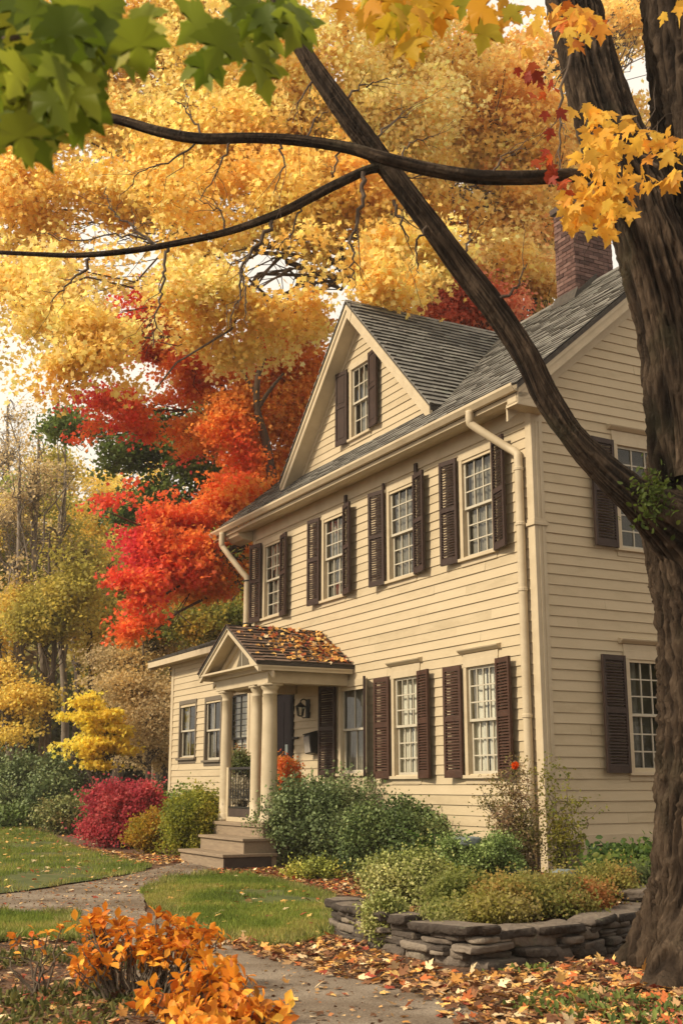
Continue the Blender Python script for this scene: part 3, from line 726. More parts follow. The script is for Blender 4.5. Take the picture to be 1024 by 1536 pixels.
mb.box(5.66, 8.10, 1.36, 1.64, 3.22, 3.50); mb.box(5.66, 5.92, .03, 1.36, 3.22, 3.50); mb.box(7.84, 8.10, .03, 1.36, 3.22, 3.50)
mb.box(5.62, 8.14, 1.64, 1.70, 3.42, 3.50); mb.box(5.92, 7.84, .03, 1.36, 3.40, 3.44)
mb.build('entablature', M['trim'], porch, bevel=.006)
pc, ph_, pe, pa = 6.86, 1.40, 3.56, 4.36; ps = (pa-pe)/ph_; pt = math.atan(ps)
mb = MB(); mb.prism([(pc-ph_, pe), (pc, pa), (pc+ph_, pe), (pc+ph_, pe-.05), (pc, pa-.06), (pc-ph_, pe-.05)], .0, 1.95, axis='y'); pr = mb.build('porch_roof', M['roofedge'], porch)
for sg in (1, -1):
    e0 = (pc+sg*(ph_+.02), 1.97, pe-.01)
    build_shingles(shingles(e0, (0, -1, 0), (-sg*math.cos(pt), 0, math.sin(pt)), (sg*math.sin(pt), 0, math.cos(pt)), 1.97, ph_/math.cos(pt)+.03, expo=.13, seed=61+sg, lift=.03, wave=.03), 'shingles', M['shingle_brown'], pr)
def pch(d0, d1): return [[(pc-ph_, pe-d0), (pc, pa-d0), (pc, pa-d1), (pc-ph_, pe-d1)], [(pc+ph_, pe-d0), (pc, pa-d0), (pc, pa-d1), (pc+ph_, pe-d1)]]
mb = MB()
for pg in pch(.06, .17): mb.prism(pg, 1.86, 1.92, axis='y')
for pg in pch(.03, .08): mb.prism(pg, 1.92, 1.945, axis='y')
for pg in pch(.06, .085): mb.prism(pg, 0.03, 1.86, axis='y')
for pg in pch(.16, .27): mb.prism(pg, 1.60, 1.64, axis='y')
mb.box(pc-ph_+.02, pc-ph_+.06, .03, 1.9, pe-.14, pe-.055); mb.box(pc+ph_-.06, pc+ph_-.02, .03, 1.9, pe-.14, pe-.055)
mb.box(pc-ph_+.02, pc+ph_-.02, 1.70, 1.93, 3.50, 3.535)
mb.build('pediment_trim', M['trim'], porch)
mb = MB(); mb.prism([(pc-ph_+.2, 3.52), (pc, pa-.12), (pc+ph_-.2, 3.52)], 1.56, 1.60, axis='y')
ty = mb.build('tympanum', M['trim'], porch)
mb = MB(); mb.prism([(pc-.30, 3.60), (pc, 4.05), (pc+.30, 3.60)], 1.60, 1.612, axis='y'); mb.build('fan_light', M['inner'], ty)
mb = MB(); mb.box(pc-.012, pc+.012, 1.612, 1.63, 3.60, 4.03); mb.box(pc-.34, pc+.34, 1.602, 1.64, 3.56, 3.60); mb.build('muntin', M['white'], ty)
mb = MB(); rf = mb   # panel between the left columns
mb.box(6.52, 7.76, 1.46, 1.52, PF, PF+.08); mb.box(7.66, 7.76, 1.46, 1.521, PF+.08, 1.78); mb.box(6.52, 6.58, 1.46, 1.521, PF+.08, 1.78)
pn = mb.build('railing_panel', M['trim'], porch)
mb = MB(); mb.box(6.58, 7.66, 1.475, 1.50, PF+.08, PF+.24); mb.build('kick_plate', M['stepdark'], pn)
mb = MB(); mb.box(6.58, 7.66, 1.47, 1.51, PF+.24, PF+.27); mb.box(6.58, 7.66, 1.47, 1.51, 1.74, 1.78)
for i in range(9):
    x = 6.62+i*.125; mb.tube([(x, 1.49, PF+.27), (x, 1.49, 1.74)], .007, 6)
    mb.tube([(x+.0625+.045*math.cos(a), 1.49, 1.30+.09*math.sin(a)) for a in np.linspace(0, 6.28, 13)], .006, 5)
mb.build('iron_rail', M['iron'], pn)
# front door
mb = MB(); mb.box(8.06, 8.88, -.08, -.03, .82, 3.30); door = mb.build('front_door', M['black'], house)
mb = MB()
for (a, b, c, d) in ((8.16, 8.43, 1.0, 1.7), (8.51, 8.78, 1.0, 1.7), (8.16, 8.43, 1.9, 3.1), (8.51, 8.78, 1.9, 3.1)): mb.box(a, b, -.03, -.018, c, d)
mb.build('door_panel', M['black'], door, bevel=.01)
mb = MB(); mb.box(7.96, 8.06, -.1, .04, .8, 3.30); mb.box(8.88, 8.98, -.1, .04, .8, 3.30); mb.box(7.96, 8.98, -.1, .042, 3.30, 3.42); mb.build('door_frame', M['black'], door)
mb = MB(); mb.box(8.30, 8.42, -.018, -.008, 2.05, 2.25); mb.build('door_plate', M['bluestone'], door)
mb = MB(); mb.lathe(0, 0, [(.0, 0), (.03, .01), (.035, .03), (.02, .05)], 12); o = mb.build('door_knob', M['iron'], door); o.rotation_euler = (R(-90), 0, 0); o.location = (8.15, -.03, 1.85)

# wall lantern and mailbox (things fixed to the wall)
lt = empty('wall_lantern', hw(7.30, .02, 2.72), 'black iron wall lantern on the porch wall between the dark front door and the mailbox', 'lantern', rz=HZ)
mb = MB(); mb.lathe(0, 0.01, [(.05, .0), (.055, .01), (.055, .32), (.03, .36)], 12); mb.build('back_plate', M['iron'], lt)
mb = MB(); mb.tube(catmull([(0, .02, .30), (0, .10, .36), (0, .17, .33), (0, .18, .28)], 5), .012, 8); mb.tube(catmull([(0, .02, .05), (0, .06, .02), (0, .12, .0), (0, .16, .05)], 5), .01, 8); mb.build('bracket', M['iron'], lt)
mb = MB(); mb.lathe(0, .18, [(.01, .30), (.03, .28), (.10, .22), (.105, .205), (.0, .205)], 12); mb.lathe(0, .18, [(.0, .02), (.055, .03), (.06, .045), (.0, .045)], 12)
for a in range(6): mb.tube([(.085*math.cos(a*1.047), .18+.085*math.sin(a*1.047), .205), (.055*math.cos(a*1.047), .18+.055*math.sin(a*1.047), .045)], .006, 5)
mb.build('cage', M['iron'], lt)
mb = MB(); mb.lathe(0, .18, [(.05, .05), (.078, .2)], 12); mb.build('lamp_glass', M['glass'], lt)
ml = empty('mailbox', hw(6.99, .02, 2.02), 'slim black metal mailbox hanging crooked on the cream wall beside the porch shutter', 'mailbox', rz=HZ)
mb = MB(); mb.prism([(0, 0), (.16, .02), (.19, .34), (.15, .40), (.02, .42), (0, .4)], -.13, .13, axis='x'); b = mb.build('body', M['iron'], ml, bevel=.01)
mb = MB(); mb.prism([(.16, .035), (.172, .035), (.199, .33), (.187, .33)], -.115, .115, axis='x'); mb.build('door', mat('worn_metal', (.34, .31, .28), .5, (.22, .2, .18), scale=8), ml)
mb = MB(); mb.prism([(-.0, .42), (.19, .37), (.2, .39), (0, .445)], -.14, .14, axis='x'); mb.build('lid', M['iron'], ml)
ml.rotation_euler = (0, R(4), HZ)
hk = empty('coat_hook', hw(7.85, .03, 2.36), 'small dark hook bar on the wall beside the front door', 'hook', rz=HZ)
mb = MB(); mb.box(-.12, .12, 0, .02, -.02, .02); mb.build('plate', M['iron'], hk); mb = MB(); mb.tube([(.05, .02, 0), (.05, .06, -.01), (.05, .07, .03)], .008, 6); mb.tube([(-.05, .02, 0), (-.05, .06, -.01), (-.05, .07, .03)], .008, 6); mb.build('hook', M['iron'], hk)

# ================================================================== GROUND
def PXP(pts): return np.array([G(*p)[:2] for p in pts])
def axis(a, b, c, d, fine, coarse):
    v = list(np.arange(a, b, coarse))+list(np.arange(b, c, fine))+list(np.arange(c, d+coarse, coarse)); return np.array(v)
gx = axis(-120, -9, 8, 120, .13, 3.0); gy = axis(-12, 6, 24, 160, .13, 3.0)
X_, Y_ = np.meshgrid(gx, gy, indexing='ij'); Z_ = HT(X_, Y_)
Pg = np.stack([X_, Y_, Z_*0], -1); Z_ = Z_+.018*(fbm(Pg*6, 21, 3)-.5)-.02
nx, ny = len(gx), len(gy); ii = np.arange(nx-1)[:, None]*ny; jj = np.arange(ny-1)[None, :]
q4 = np.stack([ii+jj, ii+ny+jj, ii+ny+jj+1, ii+jj+1], -1).reshape(-1, 4)
M['soil'] = mat('mulch_soil', (.1, .06, .04), .95, scale=5, detail=10, bump=1, bscale=38, bdist=.03,
    ramp=[(.25, (.035, .022, .015)), (.42, (.085, .048, .030)), (.55, (.15, .085, .052)), (.68, (.20, .125, .075)), (.8, (.27, .19, .11))])
grd = npmesh('ground', np.stack([X_, Y_, Z_], -1).reshape(-1, 3), q4.ravel(), np.arange(len(q4))*4, M['soil'], smooth=True)
tag(grd, kind='structure')
def dens_poly(P, step, amp, seed):
    rs = np.random.RandomState(seed); o = []; n = len(P)
    for i in range(n):
        a, b = P[i], P[(i+1) % n]; k = max(1, int(np.linalg.norm(b-a)/step))
        for j in range(k):
            p = a+(b-a)*j/k; q = np.array([p[0], p[1], 0]); o.append(p+amp*(np.array([fbm(q[None]*1.3, seed, 3)[0], fbm(q[None]*1.3, seed+5, 3)[0]])-.5)*2)
    return np.array(o)
def sheet(name, P, dz, m, kind='structure', step=.22, amp=.16, seed=1):
    P = dens_poly(P, step, amp, seed); x0, y0 = P.min(0); x1, y1 = P.max(0)
    g = np.stack(np.meshgrid(np.arange(x0, x1, step), np.arange(y0, y1, step), indexing='ij'), -1).reshape(-1, 2)
    g = g[sd_poly(g, P) > step*.5]; n = len(P)
    V = [Vector(p) for p in P]+[Vector(p) for p in g]
    r = delaunay_2d_cdt(V, [], [list(range(n))], 1, 1e-4)
    v = np.array([tuple(a) for a in r[0]]); z = HT(v[:, 0], v[:, 1])+dz
    me = bpy.data.meshes.new(name); me.from_pydata(np.column_stack([v, z]).tolist(), [], [tuple(f) for f in r[2]]); me.materials.append(m)
    for p in me.polygons: p.use_smooth = True
    me.update(); me.validate()
    bad = [p for p in me.polygons if p.normal.z < 0]
    if bad: me.flip_normals()
    o = bpy.data.objects.new(name, me); COL.objects.link(o); tag(o, kind=kind); return o, P
M['path'] = mat('gravel_path', (.27, .23, .19), .95, scale=60, detail=6, bump=.8, bscale=90, bdist=.012,
    ramp=[(.3, (.075, .060, .048)), (.45, (.15, .125, .10)), (.6, (.21, .18, .148)), (.75, (.32, .28, .235))])
M['turf'] = mat('turf', (.07, .10, .02), .95, scale=2.2, detail=8, bump=.6, bscale=30, ramp=[(.3, (.045, .06, .018)), (.55, (.09, .105, .03)), (.68, (.12, .095, .045))])
t_ = M['path'].node_tree; b_ = t_.nodes['Principled BSDF']; src = b_.inputs['Base Color'].links[0].from_socket
n_ = t_.nodes.new('ShaderNodeTexNoise'); n_.inputs['Scale'].default_value = 1.4; n_.inputs['Detail'].default_value = 7; c_ = t_.nodes.new('ShaderNodeTexCoord'); t_.links.new(c_.outputs['Object'], n_.inputs['Vector'])
r_ = t_.nodes.new('ShaderNodeValToRGB'); r_.color_ramp.elements[0].position = .38; r_.color_ramp.elements[0].color = (.80, .70, .60, 1); r_.color_ramp.elements[1].position = .62; r_.color_ramp.elements[1].color = (1.45, 1.40, 1.33, 1); t_.links.new(n_.outputs['Fac'], r_.inputs['Fac'])
m_ = t_.nodes.new('ShaderNodeMix'); m_.data_type = 'RGBA'; m_.blend_type = 'MULTIPLY'; m_.inputs['Factor'].default_value = 1; t_.links.new(src, m_.inputs['A']); t_.links.new(r_.outputs[0], m_.inputs['B']); t_.links.new(m_.outputs['Result'], b_.inputs['Base Color'])
path_px = [(-160, 1352), (0, 1343), (70, 1334), (150, 1321), (240, 1302), (290, 1290), (345, 1296), (345, 1302), (290, 1311), (240, 1322), (214, 1340), (222, 1368), (290, 1398), (350, 1418), (400, 1434), (470, 1456), (570, 1476), (690, 1505), (760, 1560), (900, 1900), (300, 1900), (250, 1560), (180, 1460), (140, 1400), (100, 1371), (0, 1366), (-200, 1378)]
path, pathP = sheet('path', PXP(path_px), .004, M['path'], amp=.08, seed=3)
lawns = [[(-260, 1236), (-60, 1234), (30, 1240), (80, 1252), (110, 1272), (170, 1286), (232, 1300), (190, 1311), (90, 1328), (0, 1339), (-220, 1352)],
         [(216, 1338), (255, 1321), (310, 1311), (370, 1313), (440, 1328), (506, 1346), (512, 1395), (470, 1412), (400, 1420), (330, 1410), (262, 1388)],
         [(-260, 1366), (0, 1368), (100, 1375), (138, 1398), (120, 1410), (60, 1406), (-40, 1412), (-280, 1430)]]
lawnP = []
for i, pl_ in enumerate(lawns):
    o, p = sheet('lawn', PXP(pl_), .0, M['turf'], seed=10+i); lawnP.append(p)
def scatter_in(P, n, rs, margin=0.0):
    x0, y0 = P.min(0); x1, y1 = P.max(0); o = np.zeros((0, 2))
    while len(o) < n:
        q = rs.rand(n*2, 2)*[x1-x0, y1-y0]+[x0, y0]; q = q[sd_poly(q, P) > margin]; o = np.vstack([o, q])
    return o[:n]
rs = np.random.RandomState(5)
GP = []
for P, n in zip(lawnP, (90000, 120000, 42000)):
    GP.append(scatter_in(P, n, rs, -.03))
GP = np.vstack(GP); keep = fbm(np.column_stack([GP*.9, GP[:, 0]*0]), 31, 3)+rs.rand(len(GP))*.25 > .50; GP = GP[keep]
z = HT(GP[:, 0], GP[:, 1]); B = np.column_stack([GP, z-.005]); n = len(B)
D = rdirs(rs, n, up=0)*.45+[0, 0, 1]
gcol = palette(rs, B, [lin('#4a5a1c'), lin('#66782a'), lin('#7d8c36'), lin('#989648'), lin('#b09c60')], scale=1.4, jitter=.2, seed=3, rand=.45)
ED = np.vstack([scatter_in(P, 26000, rs, -.06) for P in lawnP]); dmin = np.min([np.abs(sd_poly(ED, P)) for P in lawnP], axis=0); ED = ED[dmin < .10+.10*rs.rand(len(ED))]
ED = ED[fbm(np.column_stack([ED*2.5, ED[:, 0]*0]), 61, 2) > .45]; B2 = np.column_stack([ED, HT(ED[:, 0], ED[:, 1])-.005]); m_ = len(B2)
B = np.vstack([B, B2]); D = np.vstack([D, rdirs(rs, m_)*.7+[0, 0, 1]]); gcol = np.vstack([gcol, palette(rs, B2, [lin('#5c6a2a'), lin('#86884a'), lin('#a89c60')], scale=2, jitter=.2, seed=4, rand=.6)]); n = len(B); SZ = np.concatenate([rs.uniform(.03, .085, n-m_), rs.uniform(.06, .14, m_)])
gob = leaves('lawn_grass', B, D, rdirs(rs, n), SZ, gcol, M['grass'], templ='blade', width=.16)
tag(gob, 'short mown lawn grass either side of the gravel path', 'grass', kind='stuff')

# fallen leaves
LC = [lin('#dca860'), lin('#e6bc74'), lin('#cc9450'), lin('#b8683c'), lin('#9c4a38'), lin('#8a6044'), lin('#dcc49c'), lin('#6a4a36'), lin('#b49068')]
def litter(name, P, n, size, label, seed, cols=LC, weights=(1.6, 1.4, 2, 1.2, 1, 3, 1.8, 3, 3), clump=.0, templ='maple', lift=.012, margin=0.0, tilt=.35, zf=HT):
    rs = np.random.RandomState(seed); Q = scatter_in(P, n, rs, margin)
    if clump: Q = Q[fbm(np.column_stack([Q*1.1, Q[:, 0]*0]), seed, 3)+rs.rand(len(Q))*.25 > clump]
    n = len(Q); B = np.column_stack([Q, zf(Q[:, 0], Q[:, 1])+lift+rs.rand(n)*.012])
    D = rdirs(rs, n); D[:, 2] *= .25; N = rdirs(rs, n)*tilt+[0, 0, 1]
    w_ = np.array(weights) if weights else np.ones(len(cols)); t_ = None; ci = rs.choice(len(cols), n, p=w_/w_.sum())
    C = np.clip(np.array(cols)[ci]*(1+rs.normal(size=(n, 1))*.15), .01, .9)
    return tag(leaves(name, B, D, N, rs.uniform(size[0]*.72, size[1]*.82, n), C, M['leafdry'], templ=templ), label, 'leaves', kind='stuff')
litter('fallen_leaves', PXP([(300, 1408), (430, 1416), (520, 1400), (560, 1425), (700, 1462), (860, 1440), (1100, 1440), (1200, 1700), (760, 1700), (700, 1515), (560, 1482), (440, 1452)]), 2000, (.06, .12), 'drift of yellow and rust maple leaves between the gravel path and the stone wall', 2, clump=.30, tilt=.5)
litter('fallen_leaves', PXP([(650, 1480), (860, 1452), (1180, 1440), (1300, 1800), (760, 1800)]), 1150, (.07, .13), 'thick carpet of fallen leaves around the foot of the big tree', 4, clump=.2, tilt=.6)
FR = [lin('#8a6648'), lin('#6a4a34'), lin('#b08a5c'), lin('#a8704a'), lin('#c8a878'), lin('#4e382a')]
for P_, n_, sd_, lb_ in ((PXP([(300, 1408), (430, 1416), (520, 1400), (560, 1425), (700, 1462), (860, 1440), (1100, 1440), (1200, 1700), (700, 1700), (700, 1500), (540, 1470), (420, 1442)]), 9000, 70, 'broken leaf fragments and crumbs between path and wall'), (np.vstack([pathP]), 3500, 71, 'small leaf crumbs and grit strewn over the path'), (PXP([(-200, 1410), (110, 1400), (200, 1470), (260, 1560), (300, 1800), (-500, 1800)]), 5000, 72, 'dry leaf crumbs under the orange shrubs')):
    litter('leaf_crumbs', P_, n_, (.02, .055), lb_, sd_, cols=FR, weights=[1]*6, clump=.2 if sd_ != 71 else .42, templ='kite', tilt=.7, lift=.006)
litter('fallen_leaves', pathP, 420, (.04, .10), 'single leaves lying scattered on the grey gravel path', 6, clump=.45)
litter('fallen_leaves', np.vstack([lawnP[1]]), 150, (.06, .11), 'dry leaves dotted over the middle lawn', 8, lift=.03, weights=[2, 2, 2, 2, 1, 1, 3, .3, 1])
litter('fallen_leaves', np.vstack([lawnP[0]]), 700, (.06, .11), 'dry leaves dotted over the far left lawn', 9, lift=.03, clump=.4, weights=[2, 2, 2, 2, .5, 1, 3, .3, 1])
litter('fallen_leaves', PXP([(-200, 1410), (110, 1400), (200, 1470), (260, 1560), (300, 1800), (-500, 1800)]), 1100, (.05, .12), 'dry brown leaves under the orange shrubs', 10, weights=[1, .5, 1, 1, 1, 3, 3, 3, 3], clump=.35)
litter('fallen_leaves', PXP([(300, 1308), (380, 1300), (560, 1312), (560, 1350), (500, 1342), (440, 1326), (370, 1312)]), 2600, (.04, .09), 'red brown mulch of leaves under the evergreen shrub by the porch', 11, weights=[.6, .5, 1, 2, 3, 4, 1, 4, 2])
litter('fallen_leaves', PXP([(-160, 1232), (-100, 1196), (60, 1196), (130, 1225), (150, 1268), (60, 1245)]), 4200, (.07, .13), 'rust coloured leaf litter on the bank beyond the lawn', 12, weights=[.6, .5, 1, 2, 3, 3, 1, 2, 2], templ='kite')
litter('fallen_leaves', PXP([(110, 1268), (200, 1282), (280, 1284), (290, 1292), (235, 1298), (170, 1288)]), 900, (.05, .10), 'leaf litter in front of the red and yellow bushes', 13, templ='maple')
litter('fallen_leaves', BED[:5]*.0+BED[:5], 700, (.05, .09), 'leaves caught among the plants of the raised bed', 14, lift=.03)

# ================================================================== STONE WALL
def stone_np(c, Ls, Dd, Hh, ang, seed, V, Fq, off):
    """rounded irregular block"""
    k = 7; rs = np.random.RandomState(seed); u = np.linspace(-1, 1, k); pts = []; fa = []
    def face(ax, sgn):
        a, b = np.meshgrid(u, u, indexing='ij'); c3 = np.full_like(a, sgn); ar = [None]*3
        o = [i for i in range(3) if i != ax]; ar[ax] = c3; ar[o[0]] = a; ar[o[1]] = b; return np.stack(ar, -1).reshape(-1, 3)
    P = []
    for ax in range(3):
        for s in (-1, 1):
            P.append(face(ax, s)); base = (len(P)-1)*k*k
            for i in range(k-1):
                for j in range(k-1):
                    q = [base+i*k+j, base+(i+1)*k+j, base+(i+1)*k+j+1, base+i*k+j+1]
                    flip = (s > 0) ^ (ax == 1)
                    fa.append(q if flip else q[::-1])
    P = np.vstack(P); pw = rs.uniform(3.2, 7); nn = (np.abs(P)**pw).sum(1)**(1/pw); P = P/nn[:, None]*1.0
    sc_ = np.array([Ls/2, Dd/2, Hh/2]); Q = P*sc_
    d = fbm(Q*7+seed*3.1, seed, 3)[:, None]-.5; Q = Q*(1+d*.62)+rs.uniform(-1, 1, 3)*0
    Q[:, 2] += Q[:, 0]*rs.uniform(-.05, .05); Q[:, 0] += Q[:, 2]*rs.uniform(-.3, .3)
    ca, sa = math.cos(ang), math.sin(ang); Q = np.column_stack([Q[:, 0]*ca-Q[:, 1]*sa, Q[:, 0]*sa+Q[:, 1]*ca, Q[:, 2]])+c
    V.append(Q); Fq.append(np.array(fa)+off); return off+len(Q)
wall_line = np.array([(-.02, 12.75), (.10, 12.0), (.42, 11.3), (1.08, 10.22), (1.55, 10.5), (2.15, 10.9), (2.6, 11.5), (3.0, 12.3)])
def along(d):
    s = np.r_[0, np.cumsum(np.linalg.norm(np.diff(wall_line, axis=0), axis=1))]
    d = min(max(d, 0), s[-1]-1e-4); i = int(np.searchsorted(s, d, side='right')-1); t = (d-s[i])/(s[i+1]-s[i]); e = wall_line[i+1]-wall_line[i]
    return wall_line[i]+e*t, math.atan2(e[1], e[0]), s
_, _, sS = along(0); tot = sS[-1]
wt0 = empty('stone_wall', (1.08, 10.3, 0), 'low dry stone retaining wall of flat grey field stones holding up the flower bed', 'wall')
rs = np.random.RandomState(11); V = []; Fq = []; off = 0; zc = [-.04, .045, .12, .18, .235]
corner = sS[3]
for ci in range(4):
    d = rs.uniform(0, .15)
    while d < tot:
        Ls = rs.uniform(.18, .55) if ci else rs.uniform(.3, .6); Hh = (zc[ci+1]-zc[ci])
        mid = d+Ls/2
        if d < corner < d+Ls and corner-d > .08 and ci % 2: Ls = corner-d; mid = d+Ls/2
        p, a, _ = along(mid); inn = np.array([-math.sin(a), math.cos(a)])
        zz = hz(p[0]-inn[0]*.3, p[1]-inn[1]*.3)
        jt = rs.uniform(-.045, .04)+ci*.012
        if d > corner and ci in (0, 2) and rs.rand() < .45: Hh = zc[min(ci+2, 4)]-zc[ci]; Ls *= 1.15
        if rs.rand() < .25 and Ls < .35:
            for hh in (0, 1): off = stone_np(np.array([p[0]+inn[0]*jt, p[1]+inn[1]*jt, zz+zc[ci]+Hh*(.25+.5*hh)]), Ls*.98, .30, Hh*.54, a, rs.randint(9999), V, Fq, off)
        else: off = stone_np(np.array([p[0]+inn[0]*jt, p[1]+inn[1]*jt, zz+zc[ci]+Hh/2+rs.uniform(-.008, .008)]), Ls*rs.uniform(.9, 1.03), .30, Hh*rs.uniform(.98, 1.16), a+rs.uniform(-.05, .05), rs.randint(9999), V, Fq, off)
        d += Ls*.97
Lq = np.vstack(Fq); npmesh('stone_courses', np.vstack(V)-np.array([1.08, 10.3, 0]), Lq.ravel(), np.arange(len(Lq))*4, M['stone'], wt0, smooth=True)
d = 0.0; kk = 0
while d < tot-.1:
    Ls = [.42, .5, .38, .46, .3, .95, .42, .6, .55, .5, .6, .5][kk % 12]; p, a, _ = along(d+Ls/2); inn = np.array([-math.sin(a), math.cos(a)]); V = []; Fq = []
    zz = hz(p[0]-inn[0]*.3, p[1]-inn[1]*.3); low = .06 if 5 < kk < 8 else 0
    stone_np(np.array([p[0]+inn[0]*.02, p[1]+inn[1]*.02, zz+.265+rs.uniform(-.008, .014)-low*.3]), Ls, .36, .085, a+rs.uniform(-.06, .06), 200+kk, V, Fq, 0)
    npmesh('capstone', V[0]-np.array([1.08, 10.3, 0]), Fq[0].ravel(), np.arange(len(Fq[0]))*4, M['stone'], wt0, smooth=True); d += Ls*.98; kk += 1
for (px, py, s, lab) in ((768, 1309, .20, 'small blue grey stone lying in the bed in front of the clipped boxwood'), (700, 1262, .26, 'flat blue grey stone half hidden behind the boxwood by the house wall'), (848, 1312, .26, 'pale flat stone lying in the bed near the house corner')):
    V = []; Fq = []; p = W(px, py, 15.0); zz = hz(p[0], p[1]); p[2] = max(p[2], zz+.03); stone_np(np.array([0, 0, 0.]), s*1.3, s, s*.5, .4, int(px), V, Fq, 0)
    o = npmesh('bed_stone', V[0], Fq[0].ravel(), np.arange(len(Fq[0]))*4, M['bluestone'], smooth=True); o.location = p; tag(o, lab, 'stone')

# ================================================================== TREES AND SHRUBS
def blob(px, py, Y, rx, ry, rd=None):
    s = mpp(px, py, Y); c = W(px, py, Y); return (c, np.array([rx*s, rd if rd else rx*s*.8, ry*s]))
def foliage_points(blobs, nspr, rs, freq=.55, gap=.42, shell=.45, seed=0, sub=9, spread=.17):
    vol = np.array([(b[1][0]*b[1][1]*b[1][2])**.75 for b in blobs]); w_ = vol/vol.sum(); O = []; I = []
    for i, (c, r) in enumerate(blobs):
        n = max(3, int(nspr*w_[i]*1.7)); nc = max(2, int(n/sub)); d = rdirs(rs, nc); u = rs.rand(nc)**shell; wob_ = 1.0+.55*(fbm(d*2.2+i*5.1, seed+i, 2)-.5)*2
        q_ = c+d*r*(u*wob_)[:, None]; p = q_[rs.randint(0, nc, n)]+rs.normal(size=(n, 3))*(r*spread*rs.uniform(.5, 1.4, (n, 1))); k = vnoise(p*freq+seed, seed)+.5*vnoise(p*freq*2.6, seed+3)-.25 > gap; O.append(p[k]); I.append(np.full(k.sum(), i))
    O = np.vstack(O); I = np.concatenate(I); return O, I
def make_crown(name, parent, S, per, sig, flat, size, cols, rs, m, templ, pal, base, droop=.3, upn=.6):
    n = len(S)*per; c = np.repeat(S, per, axis=0); sg = np.repeat(rs.uniform(.6, 1.3, len(S)), per)[:, None]*sig
    P = c+rs.normal(size=(n, 3))*sg*[1, 1, flat]
    D = rdirs(rs, n)*[1, 1, .8]-[0, 0, droop]; N = rdirs(rs, n)+[-.35*upn, -.35*upn, upn]
    col = palette(rs, P, cols, **pal)
    return leaves(name, P-base, D, N, rs.uniform(size*.7, size*1.25, n), col, m, parent, templ, width=1.15)
def tree(name, label, cat, base, trunk, r0, blobs, nspr, per, sig, size, cols, seed, group=None, flat=.45, m='leaf', templ='kite', gap=.42, freq=.55,
         pal=None, limbs=1, twigfrac=.25, twig_r=.012, droop=.3, limb_r=.35, start=.35, shell=.45, bark='twig', crown_name='crown'):
    """trunk: list of world points from the base upwards"""
    rs = np.random.RandomState(seed); base = np.array(base, float); pal = dict(dict(scale=.6, jitter=.12, seed=seed, rand=.35), **(pal or {}))
    root = empty(name, base, label, cat, group)
    tp = catmull(trunk, 5); nT = len(tp); tr = r0*(1-np.linspace(0, 1, nT)**1.1*.8); tr[0] *= 1.35; tr[1] *= 1.12
    t = Tubes(); t.add(tp-base, tr, 10); t.build('trunk', M[bark], root)
    S, I = foliage_points(blobs, nspr, rs, gap=gap, freq=freq, shell=shell, seed=seed)
    b = Tubes(); k0 = int(nT*start)
    for i, (c, r) in enumerate(blobs):
        Si = S[I == i]
        for L_ in range(limbs):
            # leave the trunk somewhere below the blob
            cand = [k for k in range(k0, nT) if tp[k][2] < c[2]-.1*r[2]] or [k0]; k = cand[-1] if rs.rand() < .4 else cand[max(0, int(len(cand)*rs.uniform(.45, 1))-1)]
            e = c+rdirs(rs, 1)[0]*r*.45; lp = wob(tp[k], e, rs, 7, .05, .06); L0 = tr[k]*limb_r*1.4+.01
            lr = np.linspace(min(L0, tr[k]*.8), twig_r*1.3, 7); b.add(lp-base, lr, 6)
            if len(Si):
                sel = Si[rs.rand(len(Si)) < twigfrac/limbs]
                for s_ in sel[:90]:
                    j = rs.randint(2, 7); b.add(wob(lp[j], s_, rs, 5, .07, -.03)-base, np.linspace(max(twig_r*1.1, lr[j]*.45), twig_r*.35, 5), 4)
    b.build('branches', M[bark], root)
    make_crown(crown_name, root, S, per, sig, flat, size, cols, rs, M[m], templ, pal, base, droop)
    return root
YEL = [lin('#f8c262'), lin('#fccf70'), lin('#fedb80'), lin('#ffe490'), lin('#ffeba4'), lin('#fabc64')]
# huge yellow maple behind the house
yb = [(420, 110, 27, 190, 110), (250, 60, 29, 150, 90), (190, 190, 28, 130, 95), (60, 300, 27.5, 95, 110), (95, 420, 24, 110, 90), (260, 330, 25.5, 160, 90), (430, 300, 25.5, 150, 110), (590, 190, 28, 130, 130),
      (610, 370, 24.5, 100, 70), (440, 430, 24, 110, 62), (300, 445, 24, 100, 60), (150, 520, 23, 110, 62), (80, 570, 23, 55, 40), (215, 575, 23, 55, 30), (585, 435, 22.3, 70, 34, 1.1), (350, 520, 25, 70, 40), (520, 400, 24, 80, 60), (600, 60, 30, 110, 60), (90, 120, 29, 110, 70), (330, 200, 26, 120, 80), (-60, 380, 27, 90, 160), (150, 300, 26.5, 90, 60), (370, 380, 24.5, 90, 50), (480, 300, 26, 100, 60), (230, 260, 27, 110, 60), (40, 220, 28, 80, 70), (330, 470, 24.5, 80, 36), (40, 470, 23.5, 70, 60), (560, 300, 25.5, 80, 60), (370, 395, 26.5, 80, 45), (485, 400, 27, 80, 50), (300, 250, 28, 90, 60), (420, 220, 29, 100, 60), (540, 260, 28.5, 90, 60), (300, -90, 28, 300, 90), (-40, 60, 29, 120, 150)]
ybase = np.array([2.6, 33.0, hz(2.6, 33)])
tree('yellow_maple', 'giant golden yellow maple rising behind the left half of the house and filling the sky', 'tree', ybase,
     [ybase, ybase+[.1, -.2, 4], ybase+[-.1, -1.0, 8], ybase+[-.8, -2.2, 12.5], ybase+[-1.8, -3, 17], ybase+[-2.5, -3, 23]], .42,
     [blob(*b) for b in yb], 6000, 24, .25, .13, YEL, 21, gap=.37, templ='star', flat=.55, limbs=1, limb_r=.2, twigfrac=.06, twig_r=.012, pal=dict(scale=.45), shell=.6, start=.72)
